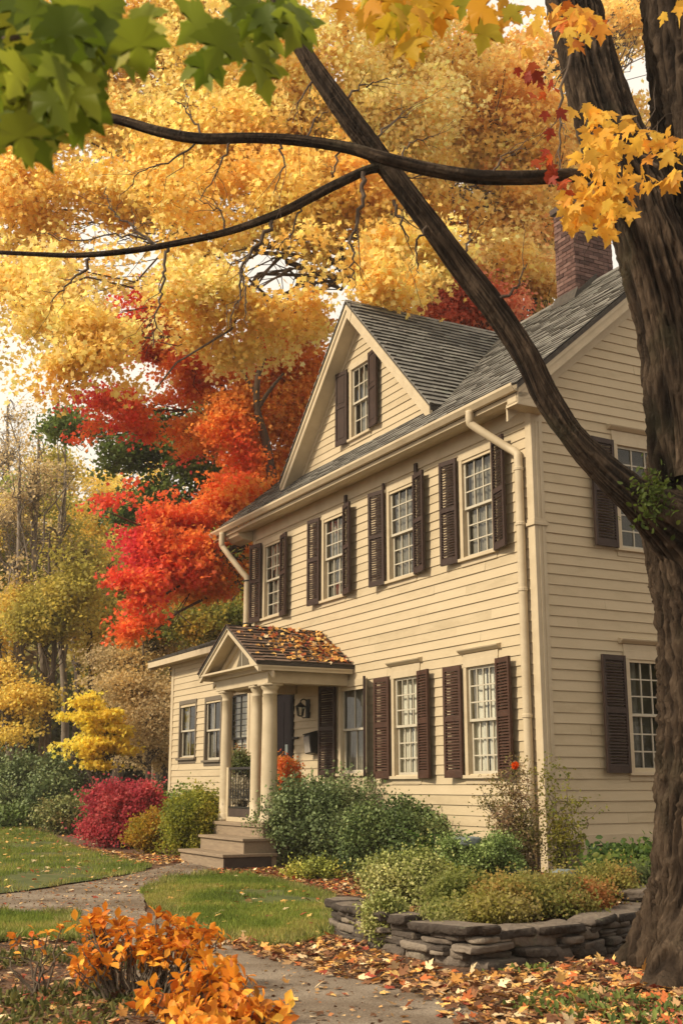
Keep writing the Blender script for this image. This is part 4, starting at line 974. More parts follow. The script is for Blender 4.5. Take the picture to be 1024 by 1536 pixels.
ob = [(885, 60, 36, 60, 70), (930, 170, 37, 55, 80), (870, 300, 36, 60, 60), (960, 30, 38, 60, 60), (745, 190, 31, 110, 110), (690, 300, 30, 100, 80), (790, 330, 31, 90, 90), (740, 400, 29, 70, 50), (700, 90, 33, 110, 70), (830, 90, 34, 70, 70), (640, 250, 31, 70, 70), (860, 200, 33, 60, 90), (820, 430, 31, 50, 40)]
obase = np.array([6.4, 36.0, hz(6.4, 36)])
tree('amber_maple', 'amber and pale yellow tree with bare limbs showing, behind the roof beside the chimney', 'tree', obase,
     [obase, obase+[.0, -.5, 5], obase+[-.6, -1.5, 10], obase+[-.9, -2, 15], obase+[-1.5, -3, 20]], .42, [blob(*b) for b in ob], 2700, 22, .28, .15,
     [lin('#f5b664'), lin('#facb72'), lin('#fdd882'), lin('#fee298'), lin('#f4a868')], 31, gap=.46, templ='star', limbs=3, twigfrac=.2, twig_r=.03, pal=dict(scale=.5))
cb_ = [(668, 448, 29, 48, 30), (725, 465, 29, 60, 30), (700, 430, 31, 50, 36)]
cbase = np.array([4.4, 33.0, hz(4.4, 33)])
tree('coral_maple', 'coral red maple top showing just over the cross gable ridge', 'tree', cbase, [cbase, cbase+[0, 0, 5], cbase+[-.3, -1.5, 10], cbase+[-.4, -2.5, 13]], .3, [blob(*b) for b in cb_], 420, 30, .32, .12,
     [lin('#e07058'), lin('#f08a6c'), lin('#f4a47c'), lin('#f4b880')], 33, gap=.36, twigfrac=.15, twig_r=.02)
# red and orange maple
RED = [lin('#d84060'), lin('#e44a54'), lin('#f06048'), lin('#f67c44'), lin('#f89448'), lin('#faaa50'), lin('#fcc060')]
rb = [(215, 500, 31.0, 75, 55), (260, 560, 29.0, 80, 55), (180, 620, 29.0, 70, 40), (330, 640, 29.0, 85, 60), (420, 560, 30.0, 70, 70), (455, 640, 30.0, 45, 70), (400, 700, 29.0, 60, 50), (300, 760, 27.5, 90, 50), (225, 770, 26.5, 62, 50),
      (330, 830, 27.5, 60, 55), (250, 850, 26.5, 60, 50), (205, 900, 25.5, 36, 45), (235, 945, 25.2, 22, 36), (300, 880, 27.0, 45, 35), (440, 500, 31.0, 50, 40), (370, 770, 28.5, 50, 60), (175, 765, 26.0, 25, 20)]
rbase = W(440, 1080, 32.5); rbase[2] = hz(rbase[0], rbase[1])
def redbias(P):
    # crimson on the outer left boughs, orange towards the house
    n_ = fbm(P*.55, 91, 2); xr = np.clip((P[:, 0]-W(190, 700, 30)[0])/5.2, 0, 1)
    return np.clip(xr*1.1+(n_-.5)*2.4+.22, 0, 1.25)
tree('red_maple', 'crimson to orange maple with drooping layered boughs beside the far end of the house', 'tree', rbase,
     [rbase, rbase+[-.1, 0, 3], W(440, 790, 33.5), W(412, 720, 33), W(370, 640, 32.5), W(330, 575, 32.5), W(310, 520, 32.5)], .26, [blob(*b) for b in rb], 3900, 30, .20, .105, RED, 41,
     flat=.35, gap=.44, freq=.8, templ='star', limbs=1, twigfrac=.09, twig_r=.012, pal=dict(scale=.5, bias=redbias, rand=.25), droop=.55, start=.3)
t = Tubes(); rm = bpy.data.objects['red_maple']
for pts, rr in (([(408, 715), (398, 660), (385, 610), (388, 560), (400, 530)], .13), ([(385, 615), (405, 585), (425, 560)], .07), ([(388, 600), (365, 560), (350, 530)], .06), ([(425, 760), (412, 735), (410, 700)], .14)):
    p = catmull([W(x, y, 28.3) for x, y in pts], 4); t.add(p-rbase, np.linspace(rr, rr*.45, len(p)), 8)
t.build('boughs', M['twig'], rm)
gb = [(110, 640, 37, 42, 26), (170, 690, 37, 35, 16), (225, 660, 37, 65, 36), (290, 690, 37, 60, 46), (250, 740, 37, 50, 24), (210, 760, 38, 40, 18), (350, 720, 37, 50, 60), (330, 640, 38, 60, 40)]
gbase = W(400, 1080, 38); gbase[2] = hz(gbase[0], gbase[1])
tree('green_oak', 'still green oak showing between the red boughs left of the house', 'tree', gbase, [gbase, gbase+[-.5, 0, 4], W(380, 800, 38), W(340, 740, 37.5), W(290, 700, 37)], .3, [blob(*b) for b in gb], 760, 26, .34, .15,
     [lin('#465c2c'), lin('#5c7236'), lin('#748440'), lin('#8a9448')], 51, gap=.44, twigfrac=.3, twig_r=.02, limb_r=.5, limbs=2)
gb2 = [(300, 880, 36, 55, 45), (360, 900, 35, 60, 50), (300, 935, 34, 60, 30), (240, 930, 37, 50, 40), (370, 850, 36, 50, 40)]
tb = W(350, 1080, 37); tb[2] = hz(tb[0], tb[1])
tree('hazel_tree', 'mixed green and yellow tree directly behind the low wing roof', 'tree', tb, [tb, tb+[0, 0, 3], tb+[-.4, -.5, 5.5]], .2, [blob(*b) for b in gb2], 900, 30, .3, .11,
     [lin('#4b5a28'), lin('#77803a'), lin('#a99a45'), lin('#d3a242')], 52, gap=.33, twig_r=.015, pal=dict(scale=1.0))

# woodland on the left: each tree its own object
def wood(px, Y, topy, wpx, cols, seed, label, n=620, per=26, size=.125, gap=.47, lean=0, boty=None, bark='twig', name='woodland_tree', twigfrac=.35, group='woodland trees left of the house'):
    rs = np.random.RandomState(seed); b = W(px, 1178, Y); b[2] = hz(b[0], b[1]); s = mpp(px, topy, Y); top = W(px+lean, topy, Y); hgt = top[2]-b[2]
    bot = boty if boty else topy+(1130-topy)*.55; bl = []
    for i in range(9):
        v = (i+.5)/9; yy = topy+(bot-topy)*v+rs.uniform(-10, 10); ww = wpx*.5*math.sin(math.pi*(.18+.72*v)); xx = px+lean*(1-v)+rs.uniform(-.7, .7)*ww
        bl.append(blob(xx, yy, Y+rs.uniform(-1.5, 1.5), ww*rs.uniform(.55, .85), max(14, (bot-topy)/9*rs.uniform(.9, 1.4))))
    tk = [b, b+[rs.uniform(-.2, .2), 0, hgt*.3], b*.4+top*.6+[rs.uniform(-.3, .3), 0, 0], top*.85+b*.15, top]
    return tree(name, label, 'tree', b, tk, .07+hgt*.006, bl, n, per, .36, size, cols, seed, group, gap=gap, twigfrac=twigfrac, twig_r=.012, limbs=2, start=.25, limb_r=.3, bark=bark)
OLV = [lin('#9c9648'), lin('#b6aa52'), lin('#d0bc5c'), lin('#eaca66')]
YLW = [lin('#ccba5c'), lin('#e8cc64'), lin('#f6d870'), lin('#fae088')]
TAN = [lin('#b4a07c'), lin('#c8b288'), lin('#dac494'), lin('#dcb870')]
ORG = [lin('#bca050'), lin('#e0b054'), lin('#f2be58'), lin('#ecaa54')]
GRN = [lin('#7e9048'), lin('#98a450'), lin('#b6b85c'), lin('#d0c668')]
wood(12, 46, 600, 150, TAN, 101, 'tall almost bare grey tree at the left edge of the woodland', n=420, per=8, size=.11, gap=.45, twigfrac=1, bark='twigpale')
wood(58, 40, 640, 150, TAN, 102, 'tall thin tree with bare upper twigs, second from the left edge', n=420, per=9, size=.12, gap=.45, twigfrac=1, bark='twigpale')
wood(105, 50, 690, 170, YLW, 103, 'bright yellow tree standing behind the bare tall ones', n=520)
wood(170, 47, 770, 150, YLW, 104, 'yellow tree left of the red boughs', n=480)
wood(130, 40, 830, 140, OLV, 105, 'olive tree with a dark straight trunk above the small yellow tree', n=480, boty=1000)
wood(30, 43, 720, 160, GRN, 106, 'hazy green gold tree filling the left edge', n=520)
wood(235, 44, 745, 170, GRN, 107, 'soft green tree behind the tip of the red boughs', n=600)
wood(75, 38, 800, 120, OLV, 108, 'slim olive gold tree with dark forked trunk at the left', n=560, boty=1010, gap=.54)
wood(0, 38, 930, 110, YLW, 109, 'low golden tree at the left edge above the grey bushes', n=380, boty=1120, gap=.5)
wood(185, 42, 880, 130, OLV, 110, 'dull olive tree in the middle of the woodland', n=420, boty=1040)
wood(290, 46, 800, 190, YLW, 111, 'yellow green tree glimpsed behind the crimson boughs', n=560)
wood(-60, 42, 700, 160, YLW, 112, 'yellow tree at the far left beyond the edge bushes', n=350)
wood(345, 48, 760, 170, GRN, 113, 'green tree far behind the house wing', n=450)
wood(215, 36, 960, 150, TAN, 114, 'grey brown twiggy thicket tree beside the end of the house wing', n=620, size=.09, boty=1145, gap=.34, twigfrac=.8)
wood(255, 37.5, 990, 110, TAN, 115, 'dense tan thicket touching the end wall of the wing', n=460, size=.09, boty=1150, gap=.32, twigfrac=.6)
# distant wood closing the view
rs = np.random.RandomState(77); fb = []; fd = []
for i in range(60):
    px = -260+i*18+rs.uniform(-8, 8); fb.append(blob(px, rs.uniform(800, 900), rs.uniform(62, 82), rs.uniform(30, 60), rs.uniform(50, 85), 2.5)); fb.append(blob(px, rs.uniform(960, 1060), rs.uniform(58, 78), rs.uniform(35, 60), 60, 2.5)); fd.append(blob(px, rs.uniform(1060, 1130), rs.uniform(50, 60), 50, 50, 2.5))
for i in range(16): fb.append(blob(480+i*50, rs.uniform(700, 1000), 80, 60, 200, 3))
S, I = foliage_points(fb, 9000, rs, gap=.2, seed=3, shell=.6)
S = np.vstack([S]); o = make_crown('distant_woods', None, S, 16, .8, .8, .42, [lin('#8a8a5a'), lin('#a8a064'), lin('#c8b470'), lin('#e0c478'), lin('#b89a68')], rs, M['leaf'], 'kite', dict(scale=.15, jitter=.12, seed=8, rand=.35), np.zeros(3))
tag(o, 'far autumn woodland closing the view behind everything', 'woods', kind='stuff')
S, I = foliage_points(fd, 2600, rs, gap=.2, seed=3, shell=.6)
o = make_crown('woodland_undergrowth', None, S, 18, .7, .8, .34, [lin('#39421f'), lin('#4e5628'), lin('#6a6a34'), lin('#5a4a2a')], rs, M['leafthick'], 'kite', dict(scale=.25, jitter=.12, seed=18, rand=.4), np.zeros(3))
tag(o, 'dark green undergrowth on the floor of the far wood', 'undergrowth', kind='stuff')

fr_ = [(np.array([x, y, hz(x, y)+z]), np.array([3.2, 3.2, 2.8])) for x, y in ((27, -9), (32, -4), (36, 1), (40, 6), (45, 10), (24, -11.5), (20, -11.5), (50, 4), (14, -11.5)) for z in (2.2, 5.5, 9)]  # unseen trees out of view, added to darken the side window reflections
S, I = foliage_points(fr_, 1500, rs, gap=.2, seed=13, shell=.6)
o = make_crown('unseen_reflection_trees', None, S, 16, .7, .8, .36, [lin('#39421f'), lin('#4e5a28'), lin('#6a7034'), lin('#8a7a3a')], rs, M['leafthick'], 'kite', dict(scale=.25, jitter=.12, seed=19, rand=.4), np.zeros(3))
tag(o, 'unseen green trees added for the reflection in the side windows of the house', 'woods', kind='stuff')
wood(98, 41, 660, 90, OLV, 121, 'slim straight trunked tree with a thin high crown, left of the small yellow maple', n=260, gap=.55, boty=930, bark='twigpale')
wood(228, 43, 690, 90, YLW, 122, 'slim tree with sparse yellow top beside the crimson bough tips', n=240, gap=.55, boty=930, bark='twigpale')
wood(30, 39, 680, 80, TAN, 123, 'very thin bare sapling rising above the blue grey bushes', n=220, gap=.55, boty=960, bark='twigpale', per=12)
# ---- shrubs
def shrub(name, label, px, py, wpx, hpx, cols, size, n, seed, Y=None, templ='kite', m='leafthick', group=None, lumps=7, depth=.8, gap=.25, cat='shrub', per=18, sig=.10, stems=9, pal=None, droop=-.2, flat=.7, base_z=None, shell=.35, hang=0):
    rs = np.random.RandomState(seed)
    b = G(px, py) if Y is None else W(px, 1200, Y)
    if Y is not None: b[2] = hz(b[0], b[1])
    if base_z is not None: b[2] = base_z
    s = mpp(px, py, b[1]); w_, h_ = wpx*s*.95, hpx*s*.88; b = b+[0, w_*depth*.35, 0]; b[2] = hz(b[0], b[1]) if base_z is None else base_z
    root = empty(name, b, label, cat, group); bl = [(b+[0, 0, h_*.45], np.array([w_*.44, w_*.44*depth, h_*.50]))]
    for i in range(lumps):
        a = 2*math.pi*i/lumps+rs.uniform(-.3, .3); q = rs.uniform(.5, .8)
        bl.append((b+[math.cos(a)*w_*.30*q*1.3, math.sin(a)*w_*.30*depth, h_*rs.uniform(.35, .72)], np.array([w_*.24, w_*.24*depth, h_*rs.uniform(.22, .34)])))
    S, I = foliage_points(bl, n, rs, gap=gap, freq=2.2/max(w_, .6), shell=shell, seed=seed)
    S = S[S[:, 2] > b[2]+.03-hang]
    t = Tubes()
    for s_ in S[rs.permutation(len(S))[:stems*6]]:
        st = b+[rs.uniform(-.12, .12)*w_, rs.uniform(-.1, .1)*w_, 0]; t.add(wob(st, s_, rs, 6, .05, .05)-b, np.linspace(.012, .004, 6), 4)
    t.build('stems', M['stem'], root)
    make_crown('foliage', root, S, per, sig, flat, size, cols, rs, M[m], templ, dict(dict(scale=2.2, jitter=.14, seed=seed, rand=.5), **(pal or {})), b, droop, .5)
    return root
DG = [lin('#435030'), lin('#5a683c'), lin('#768250'), lin('#929a68')]
GG = [lin('#4c5c38'), lin('#607046'), lin('#7c8a5a'), lin('#9aa074')]
YG = [lin('#66702e'), lin('#868e3c'), lin('#a6a84a'), lin('#c8b854')]
shrub('evergreen_shrub', 'tall feathery grey green evergreen shrub right of the porch steps', 520, 1306, 215, 158, GG, .055, 900, 201, per=34, sig=.13, lumps=10, gap=.28)
shrub('evergreen_shrub', 'rounded small leaved green shrub hugging the porch column', 418, 1300, 105, 105, DG, .045, 420, 202, per=34, sig=.09)
shrub('evergreen_shrub', 'low dark green shrub at the foot of the tall evergreen', 605, 1312, 190, 128, [lin('#3e4e2c'), lin('#54663a'), lin('#70804a'), lin('#8c945e')], .052, 620, 203, per=32, sig=.12, Y=18.3, lumps=9)
shrub('spreading_juniper', 'low pale green juniper sprays at the front edge of the evergreen shrub', 470, 1312, 90, 26, YG, .04, 120, 204, per=20, Y=18.4, lumps=4)
shrub('boxwood', 'dense rounded dark boxwood in front of the house corner', 722, 1318, 150, 84, [lin('#3c4e2c'), lin('#566a38'), lin('#748848'), lin('#98a866')], .035, 560, 205, Y=14.8, per=34, sig=.06, gap=.2, lumps=9)
CAS = [lin('#5a6330'), lin('#7c8440'), lin('#9ba05a'), lin('#bcb87c'), lin('#a8a04e')]
shrub('trailing_groundcover', 'pale green small leaved creeper spilling over the left end of the stone wall', 612, 1395, 128, 84, CAS, .030, 900, 206, Y=11.9, per=34, sig=.07, lumps=9, hang=.5)
shrub('trailing_groundcover', 'pale creeper hanging down to the leaf litter at the wall end', 576, 1415, 54, 84, CAS, .030, 360, 207, Y=11.25, per=30, sig=.06)
MIX = [lin('#66703a'), lin('#8c8f4a'), lin('#a8a058'), lin('#b89a58'), lin('#b08050')]
for (px, w_, h_, Y, sd_, cl, lb) in ((668, 70, 30, 10.85, 301, CAS, 'low pale sprays creeping over the capstones at the wall corner'), (735, 110, 26, 10.8, 302, [lin('#7c8440'), lin('#a8a050'), lin('#b8a878')], 'thin low cover just behind the longest capstone'), (825, 120, 30, 11.25, 303, [lin('#a88450'), lin('#8c8f4a'), lin('#9aa058')], 'rusty low cover behind the right hand capstones'), (690, 96, 56, 11.2, 211, CAS, 'yellow green mound behind the capstones, left of centre'), (752, 110, 56, 11.1, 212, MIX, 'mixed yellowing mound in the middle of the raised bed'), (812, 100, 56, 11.5, 213, [lin('#6e6e3c'), lin('#8e8c4c'), lin('#aaa05c'), lin('#b09c58')], 'straw coloured drying perennial in the raised bed'),
        (862, 96, 50, 11.7, 214, [lin('#a86a44'), lin('#b87a48'), lin('#a88a50'), lin('#a89a54')], 'rust orange low shrub at the right of the raised bed'), (905, 80, 52, 12.3, 215, MIX, 'yellowing leafy plant beside the big trunk'), (640, 70, 56, 12.6, 216, YG, 'bright green mound above the creeper'), (955, 70, 46, 12.6, 217, DG, 'dark green plant tucked against the big trunk')):
    shrub('bed_perennial', lb, px, 1380, w_, h_, cl, .032, 420, sd_, Y=Y, per=26, sig=.075, m='leaf', group='low plants in the raised bed', stems=6)
shrub('hydrangea_shrub', 'broad leaved green shrub under the side window by the crawl space hatch', 930, 1330, 110, 52, [lin('#39502a'), lin('#55703a'), lin('#74883e'), lin('#93994a')], .085, 300, 221, Y=14.4, per=14, sig=.13, templ='oval', m='leaf')
shrub('hydrangea_shrub', 'green leafy shrub at the foot of the gable wall near the trunk', 975, 1330, 80, 56, [lin('#39502a'), lin('#55703a'), lin('#74883e')], .08, 200, 222, Y=14.6, per=14, sig=.13, templ='oval', m='leaf')
# spindly shrub at the corner
def spindly(name, label, px, Y, stems, cols, size, seed, flower=None):
    rs = np.random.RandomState(seed); b = W(px, 1200, Y); b[2] = hz(b[0], b[1]); root = empty(name, b, label, 'shrub'); t = Tubes(); P = []
    for (tx, ty, d, dens) in stems:
        e = W(tx, ty, Y+d); p = wob(b+[rs.uniform(-.12, .12), rs.uniform(-.05, .05), 0], e, rs, 12, .035, .03); t.add(p-b, np.linspace(.011, .003, 12), 5)
        for k in range(3, 12):
            for _ in range(dens):
                s_ = p[k]+rs.normal(size=3)*[.11, .09, .10]; t.add(wob(p[k], s_, rs, 3, .05)-b, [.004, .003, .002], 3); P.append(s_)
    t.build('stems', M['stem'], root); make_crown('foliage', root, np.array(P), 11, .055, .9, size, cols, rs, M['leaf'], 'oval', dict(scale=3, jitter=.15, seed=seed, rand=.6), b, .2)
    if flower is not None:
        c = W(*flower, Y-.1); n = 40; d = rdirs(rs, n); leaves('flower', c-b+d*.01, d, rdirs(rs, n), np.full(n, .05), np.tile(lin('#e8641a'), (n, 1)), M['leaf'], root, 'oval', 1.4)
    return root
spindly('rambling_rose', 'thin airy shrub with pinkish green leaves and one orange bloom by the house corner', 790, 15.6,
        [(745, 1170, 0, 6), (760, 1160, .1, 6), (738, 1215, -.1, 6), (775, 1150, .1, 5), (725, 1190, 0, 5), (790, 1165, 0, 3), (755, 1230, -.2, 6), (780, 1210, -.1, 5), (765, 1195, 0, 5), (798, 1230, -.1, 3)], [lin('#5d6432'), lin('#87824a'), lin('#a88f66'), lin('#b08a7a')], .035, 231, flower=(772, 1148))
spindly('climbing_vine', 'sparse vine with a few green and yellow leaves climbing the corner boards', 838, 15.5,
        [(815, 1150, .2, 3), (830, 1180, .1, 3), (850, 1165, .2, 1), (868, 1195, .2, 1), (888, 1225, .2, 1), (848, 1230, 0, 4), (830, 1240, 0, 4)], [lin('#5f6b30'), lin('#8a8a3a'), lin('#a89a48')], .045, 232)
# fern like leaves under the windows
def fern(name, label, px, py, Y, n, ln, seed):
    rs = np.random.RandomState(seed); b = W(px, py, Y); b[2] = hz(b[0], b[1]); root = empty(name, b, label, 'fern'); t = Tubes(); P = []; D = []; S = []
    for i in range(n):
        a = rs.uniform(0, 6.28); L_ = ln*rs.uniform(.7, 1.15); u = np.linspace(0, 1, 12); el = rs.uniform(.7, 1.25)
        p = b+np.column_stack([np.cos(a)*u*L_*math.cos(el)*1.2, np.sin(a)*u*L_*math.cos(el)*1.2, L_*(math.sin(el)*u-.45*u*u)+.0]); t.add(p-b, np.linspace(.006, .002, 12), 4)
        dr = np.gradient(p, axis=0); sdv = np.array([-math.sin(a), math.cos(a), 0])
        for k in range(3, 12):
            for sg in (-1, 1): P.append(p[k]-b); D.append(sdv*sg+dr[k]/np.linalg.norm(dr[k])*.6); S.append(.17*(1-(k-3)/11)+.03)
    t.build('stems', M['stem'], root); P = np.array(P); nn = len(P)
    leaves('fronds', P, np.array(D), np.tile([0, 0, 1.], (nn, 1))+rdirs(rs, nn)*.3, np.array(S), palette(rs, P, [lin('#2f4a26'), lin('#46662f'), lin('#5f7d38')], scale=4, seed=seed), M['leaf'], root, 'kite', .6); return root
fern('garden_fern', 'dark green fern with arching fronds under the lower windows', 655, 1290, 16.8, 22, 1.15, 241)
fern('garden_fern', 'smaller fern beside the evergreen shrub below the windows', 625, 1300, 16.6, 13, .85, 242)
# left garden
shrub('burning_bush', 'round crimson burning bush at the edge of the left lawn', 180, 1272, 118, 102, [lin('#9a3446'), lin('#b4404e'), lin('#cc5a60'), lin('#dc7c78')], .07, 620, 251, per=34, sig=.13, m='leaf', gap=.22, lumps=9)
shrub('yellow_green_bush', 'feathery yellow green bush left of the porch steps', 285, 1286, 100, 108, [lin('#66702e'), lin('#868c38'), lin('#a8a844'), lin('#c8b44c')], .055, 620, 252, per=34, sig=.11, m='leaf', gap=.22)
shrub('yellow_green_bush', 'smaller gold tinged bush between the crimson bush and the steps', 222, 1280, 62, 62, [lin('#6d742a'), lin('#9a8f34'), lin('#c09a38'), lin('#b07a30')], .055, 260, 253, per=30, sig=.09, m='leaf', gap=.22)
shrub('green_bush', 'dark green rounded bush below the wing windows', 262, 1210, 100, 78, [lin('#4a5e2c'), lin('#627a36'), lin('#809446'), lin('#a4a84c')], .07, 520, 254, per=30, sig=.13, Y=27.2, gap=.22)
shrub('green_bush', 'orange tipped low bush by the left porch column', 318, 1210, 34, 58, [lin('#b8402a'), lin('#d8602e'), lin('#e08030')], .06, 130, 255, per=24, sig=.08, Y=25.6, m='leaf')
shrub('green_bush', 'small olive bush behind the crimson bush', 185, 1190, 60, 40, YG, .08, 160, 256, per=24, sig=.13, Y=32)
shrub('yellow_sapling', 'small yellow bush against the corner of the wing', 222, 1165, 34, 48, [lin('#c0902a'), lin('#d8a838'), lin('#e0b848')], .10, 90, 257, per=16, sig=.16, Y=31, m='leaf', cat='shrub')
for (px, py, w_, h_, Y, sd_, cl, lb) in ((20, 1186, 150, 120, 35, 261, GG, 'big blue grey conifer bush at the left edge'), (70, 1186, 60, 90, 33.5, 262, GG, 'narrow grey green bush second from the left edge'), (-60, 1186, 120, 140, 36, 263, GG, 'dark bush beyond the left edge'),
        (95, 1236, 70, 52, 30, 264, [lin('#566038'), lin('#727a48'), lin('#8f9058'), lin('#a08a60')], 'grey green mounded perennial on the leaf bank'), (125, 1205, 90, 50, 33, 265, [lin('#4a5a2c'), lin('#66763a'), lin('#80884a')], 'low green cover between the bank and the small yellow tree'), (60, 1200, 110, 26, 34, 266, [lin('#5a6a36'), lin('#7a8a46')], 'flat green cover at the foot of the grey bushes'), (5, 1212, 90, 22, 33, 267, [lin('#4e6232'), lin('#6a7c3e')], 'low green patch at the left edge above the lawn'),
        (170, 1186, 120, 40, 36, 268, DG, 'dark undergrowth under the small yellow tree'), (230, 1180, 90, 60, 35, 269, DG, 'dark undergrowth beside the wing'), (110, 1150, 120, 70, 40, 270, DG, 'dark shaded undergrowth below the woodland trunks')):
    shrub('garden_shrub', lb, px, py, w_, h_, cl, .09 if Y > 31 else .07, 420 if w_ > 80 else 220, sd_, Y=Y, per=26, sig=.18, gap=.2)
yt = W(150, 1178, 33); yt[2] = hz(yt[0], yt[1])
tree('small_yellow_maple', 'small bright yellow maple with layered branches in front of the dark woodland', 'tree', yt, [yt, yt+[.1, 0, .8], yt+[0, 0, 1.8], yt+[-.1, 0, 2.9]], .06,
     [blob(*b) for b in ((140, 1052, 33, 26, 9, .5), (162, 1072, 33, 30, 7, .6), (118, 1078, 33, 22, 6, .5), (150, 1094, 33, 34, 7, .7), (182, 1100, 33, 20, 6, .4), (108, 1106, 33, 22, 6, .5), (150, 1118, 33, 36, 7, .7), (184, 1128, 33, 20, 6, .5), (112, 1134, 33, 28, 7, .6), (150, 1145, 33, 30, 5, .6), (145, 1085, 33.3, 30, 26, .8), (135, 1125, 32.7, 40, 16, .8), (165, 1105, 33, 26, 22, .8))], 430, 15, .13, .115, [lin('#ecc848'), lin('#f8dc54'), lin('#fce668'), lin('#feee84')], 281, gap=.40, flat=.4, freq=1.6, templ='star', twig_r=.01, limbs=2, start=.15)
# porch plants
shrub('potted_mums', 'orange and pink mums at the porch wall between column and evergreen', 428, 1240, 40, 62, [lin('#e06a5a'), lin('#f09a48'), lin('#f4b858'), lin('#e87850')], .055, 110, 291, Y=21.3, per=22, sig=.08, m='leaf', base_z=1.30, cat='flowers', pal=dict(rand=1.0))
shrub('hydrangea_bush', 'white flowered hydrangea inside the porch panel', 362, 1226, 44, 56, [lin('#8a8270'), lin('#b8ae98'), lin('#d8d0bc'), lin('#e6dfcc')], .05, 150, 292, Y=23.2, per=20, sig=.06, m='leaf', base_z=1.0, cat='shrub')
shrub('porch_plant', 'green leafy potted plant leaning over the porch rail', 364, 1180, 50, 90, [lin('#4c5a30'), lin('#74804a'), lin('#98986a'), lin('#b8623a')], .05, 150, 293, Y=23.3, per=16, sig=.08, m='leaf', base_z=1.3, cat='plant')
shrub('white_aster', 'white flecked aster bush at the foot of the near porch column', 428, 1262, 40, 50, [lin('#4a4a34'), lin('#6d6a50'), lin('#8a4a3a'), lin('#d8d0c0')], .04, 120, 294, Y=20.9, per=20, sig=.06, m='leaf', cat='shrub')
# leaves on the porch roof
rs = np.random.RandomState(9); n = 620; a = rs.rand(n)**.8*1.9; tt = rs.rand(n)
Yl = 1.85-a*.95; keepm = rs.rand(n) < np.clip(1.15-Yl*.55, .1, 1); Yl = Yl[keepm]; tt = tt[keepm]; n = len(Yl)
Pl = np.array([hw(pc-ph_*(1-u_), y_, pe+.03+(pa-pe)*u_+.02) for u_, y_ in zip(tt**1.1*.95, Yl)])
o = leaves('fallen_leaves', Pl, rdirs(rs, n), rdirs(rs, n)*.5+np.array([.3, -.5, 1]), rs.uniform(.05, .095, n), np.array(LC)[rs.choice(7, n, p=[.25, .2, .15, .15, .1, .05, .1])], M['leafdry'], templ='maple')
tag(o, 'yellow and rust leaves lying on the porch roof', 'leaves', kind='stuff')

# ================================================================== THE BIG FOREGROUND TREE
def bark_tube(pts, rad, seg, step, amp, seed, base, flare=None, ridges=9):
    """one limb with deep furrowed bark; returns V, quads, ridge"""
    p = catmull(pts, 16); r = np.interp(np.linspace(0, len(pts)-1, len(p)), np.arange(len(pts)), rad)
    d = np.r_[0, np.cumsum(np.linalg.norm(np.diff(p, axis=0), axis=1))]; n = max(4, int(d[-1]/step)); u = np.linspace(0, d[-1], n)
    P = np.stack([np.interp(u, d, p[:, k]) for k in range(3)], 1); Rr = np.interp(u, d, r)
    t = np.gradient(P, axis=0); t /= np.linalg.norm(t, axis=1, keepdims=True); x = np.cross(t[0], [0.2, 1, .1]); X = []
    for i in range(n):
        x = x-t[i]*x.dot(t[i]); x = x/np.linalg.norm(x); X.append(x)
    X = np.array(X); Y = np.cross(t, X); a = np.linspace(0, 2*np.pi, seg, endpoint=False)
    A = np.broadcast_to(a, (n, seg)); U = np.broadcast_to(u[:, None], (n, seg)); Rb = Rr[:, None]
    wv = .55*(vnoise(np.stack([U*1.1, np.cos(A)*1.5, np.sin(A)*1.5], -1), seed)-.5)
    cx_, sx_ = np.cos(A+wv), np.sin(A+wv); f = ridges/6.0
    q = np.stack([cx_*f*3.2, sx_*f*3.2, U*1.7], -1)
    n1 = 1-np.abs(2*vnoise(q, seed+1)-1); n2 = 1-np.abs(2*vnoise(q*[2.3, 2.3, 3.6], seed+2)-1); n3 = vnoise(q*[5, 5, 6], seed+4)
    ridge = .52*n1**1.5+.32*n2**1.3+.22*n3
    lump = fbm(np.stack([np.cos(A)*1.3, np.sin(A)*1.3, U*.9], -1), seed+7, 2)-.5
    Rd = Rb*(1+(.18 if seg > 250 else .34)*lump)+amp*(ridge-.55)*2*np.clip(Rb/.35, .25, 1.2)
    if flare: Rd = Rd*(1+flare(A, U))
    V = P[:, None, :]+Rd[..., None]*(np.cos(A)[..., None]*X[:, None, :]+np.sin(A)[..., None]*Y[:, None, :])
    i = np.arange(n-1)[:, None]*seg; k = np.arange(seg)[None, :]; k2 = (k+1) % seg
    Q = np.stack([i+k, i+k2, i+seg+k2, i+seg+k], -1).reshape(-1, 4)
    return V.reshape(-1, 3)-base, Q, np.clip((ridge-.25)*1.5, 0, 1).ravel()
def bark_obj(name, parent, *a, **k):
    V, Q, rg = bark_tube(*a, **k); return npmesh(name, V, Q.ravel(), np.arange(len(Q))*4, M['bark'], parent, smooth=True, fattr=('ridge', rg))
def PW(l): return [W(x, y, Y) for x, y, Y in l]
def PR(l): return [mpp(x, y, Y)*r for x, y, Y, r in l]
Tb = W(1082, 1400, 10.0); Tb[2] = hz(Tb[0], Tb[1])
big = empty('shade_tree', Tb, 'massive old furrowed maple filling the right edge with a long diagonal limb across the house', 'tree')
trk = [(1080, 1470, 10.0, 104), (1082, 1400, 10.0, 100), (1086, 1300, 10.0, 93), (1088, 1100, 10, 90), (1084, 960, 10, 91), (1074, 860, 10, 95), (1068, 780, 10, 97), (1076, 680, 10, 88), (1084, 560, 10, 70), (1078, 420, 10.1, 70), (1072, 280, 10.1, 76), (1066, 140, 10.1, 82), (1058, 0, 10.1, 86), (1052, -180, 10.1, 84), (1050, -420, 10.1, 74)]
def flare(A, U):
    f = np.clip(1-U/1.0, 0, 1)**2.2; return f*(.42+.38*np.cos(A*5+1.2)+.25*np.cos(A*2+3.2))
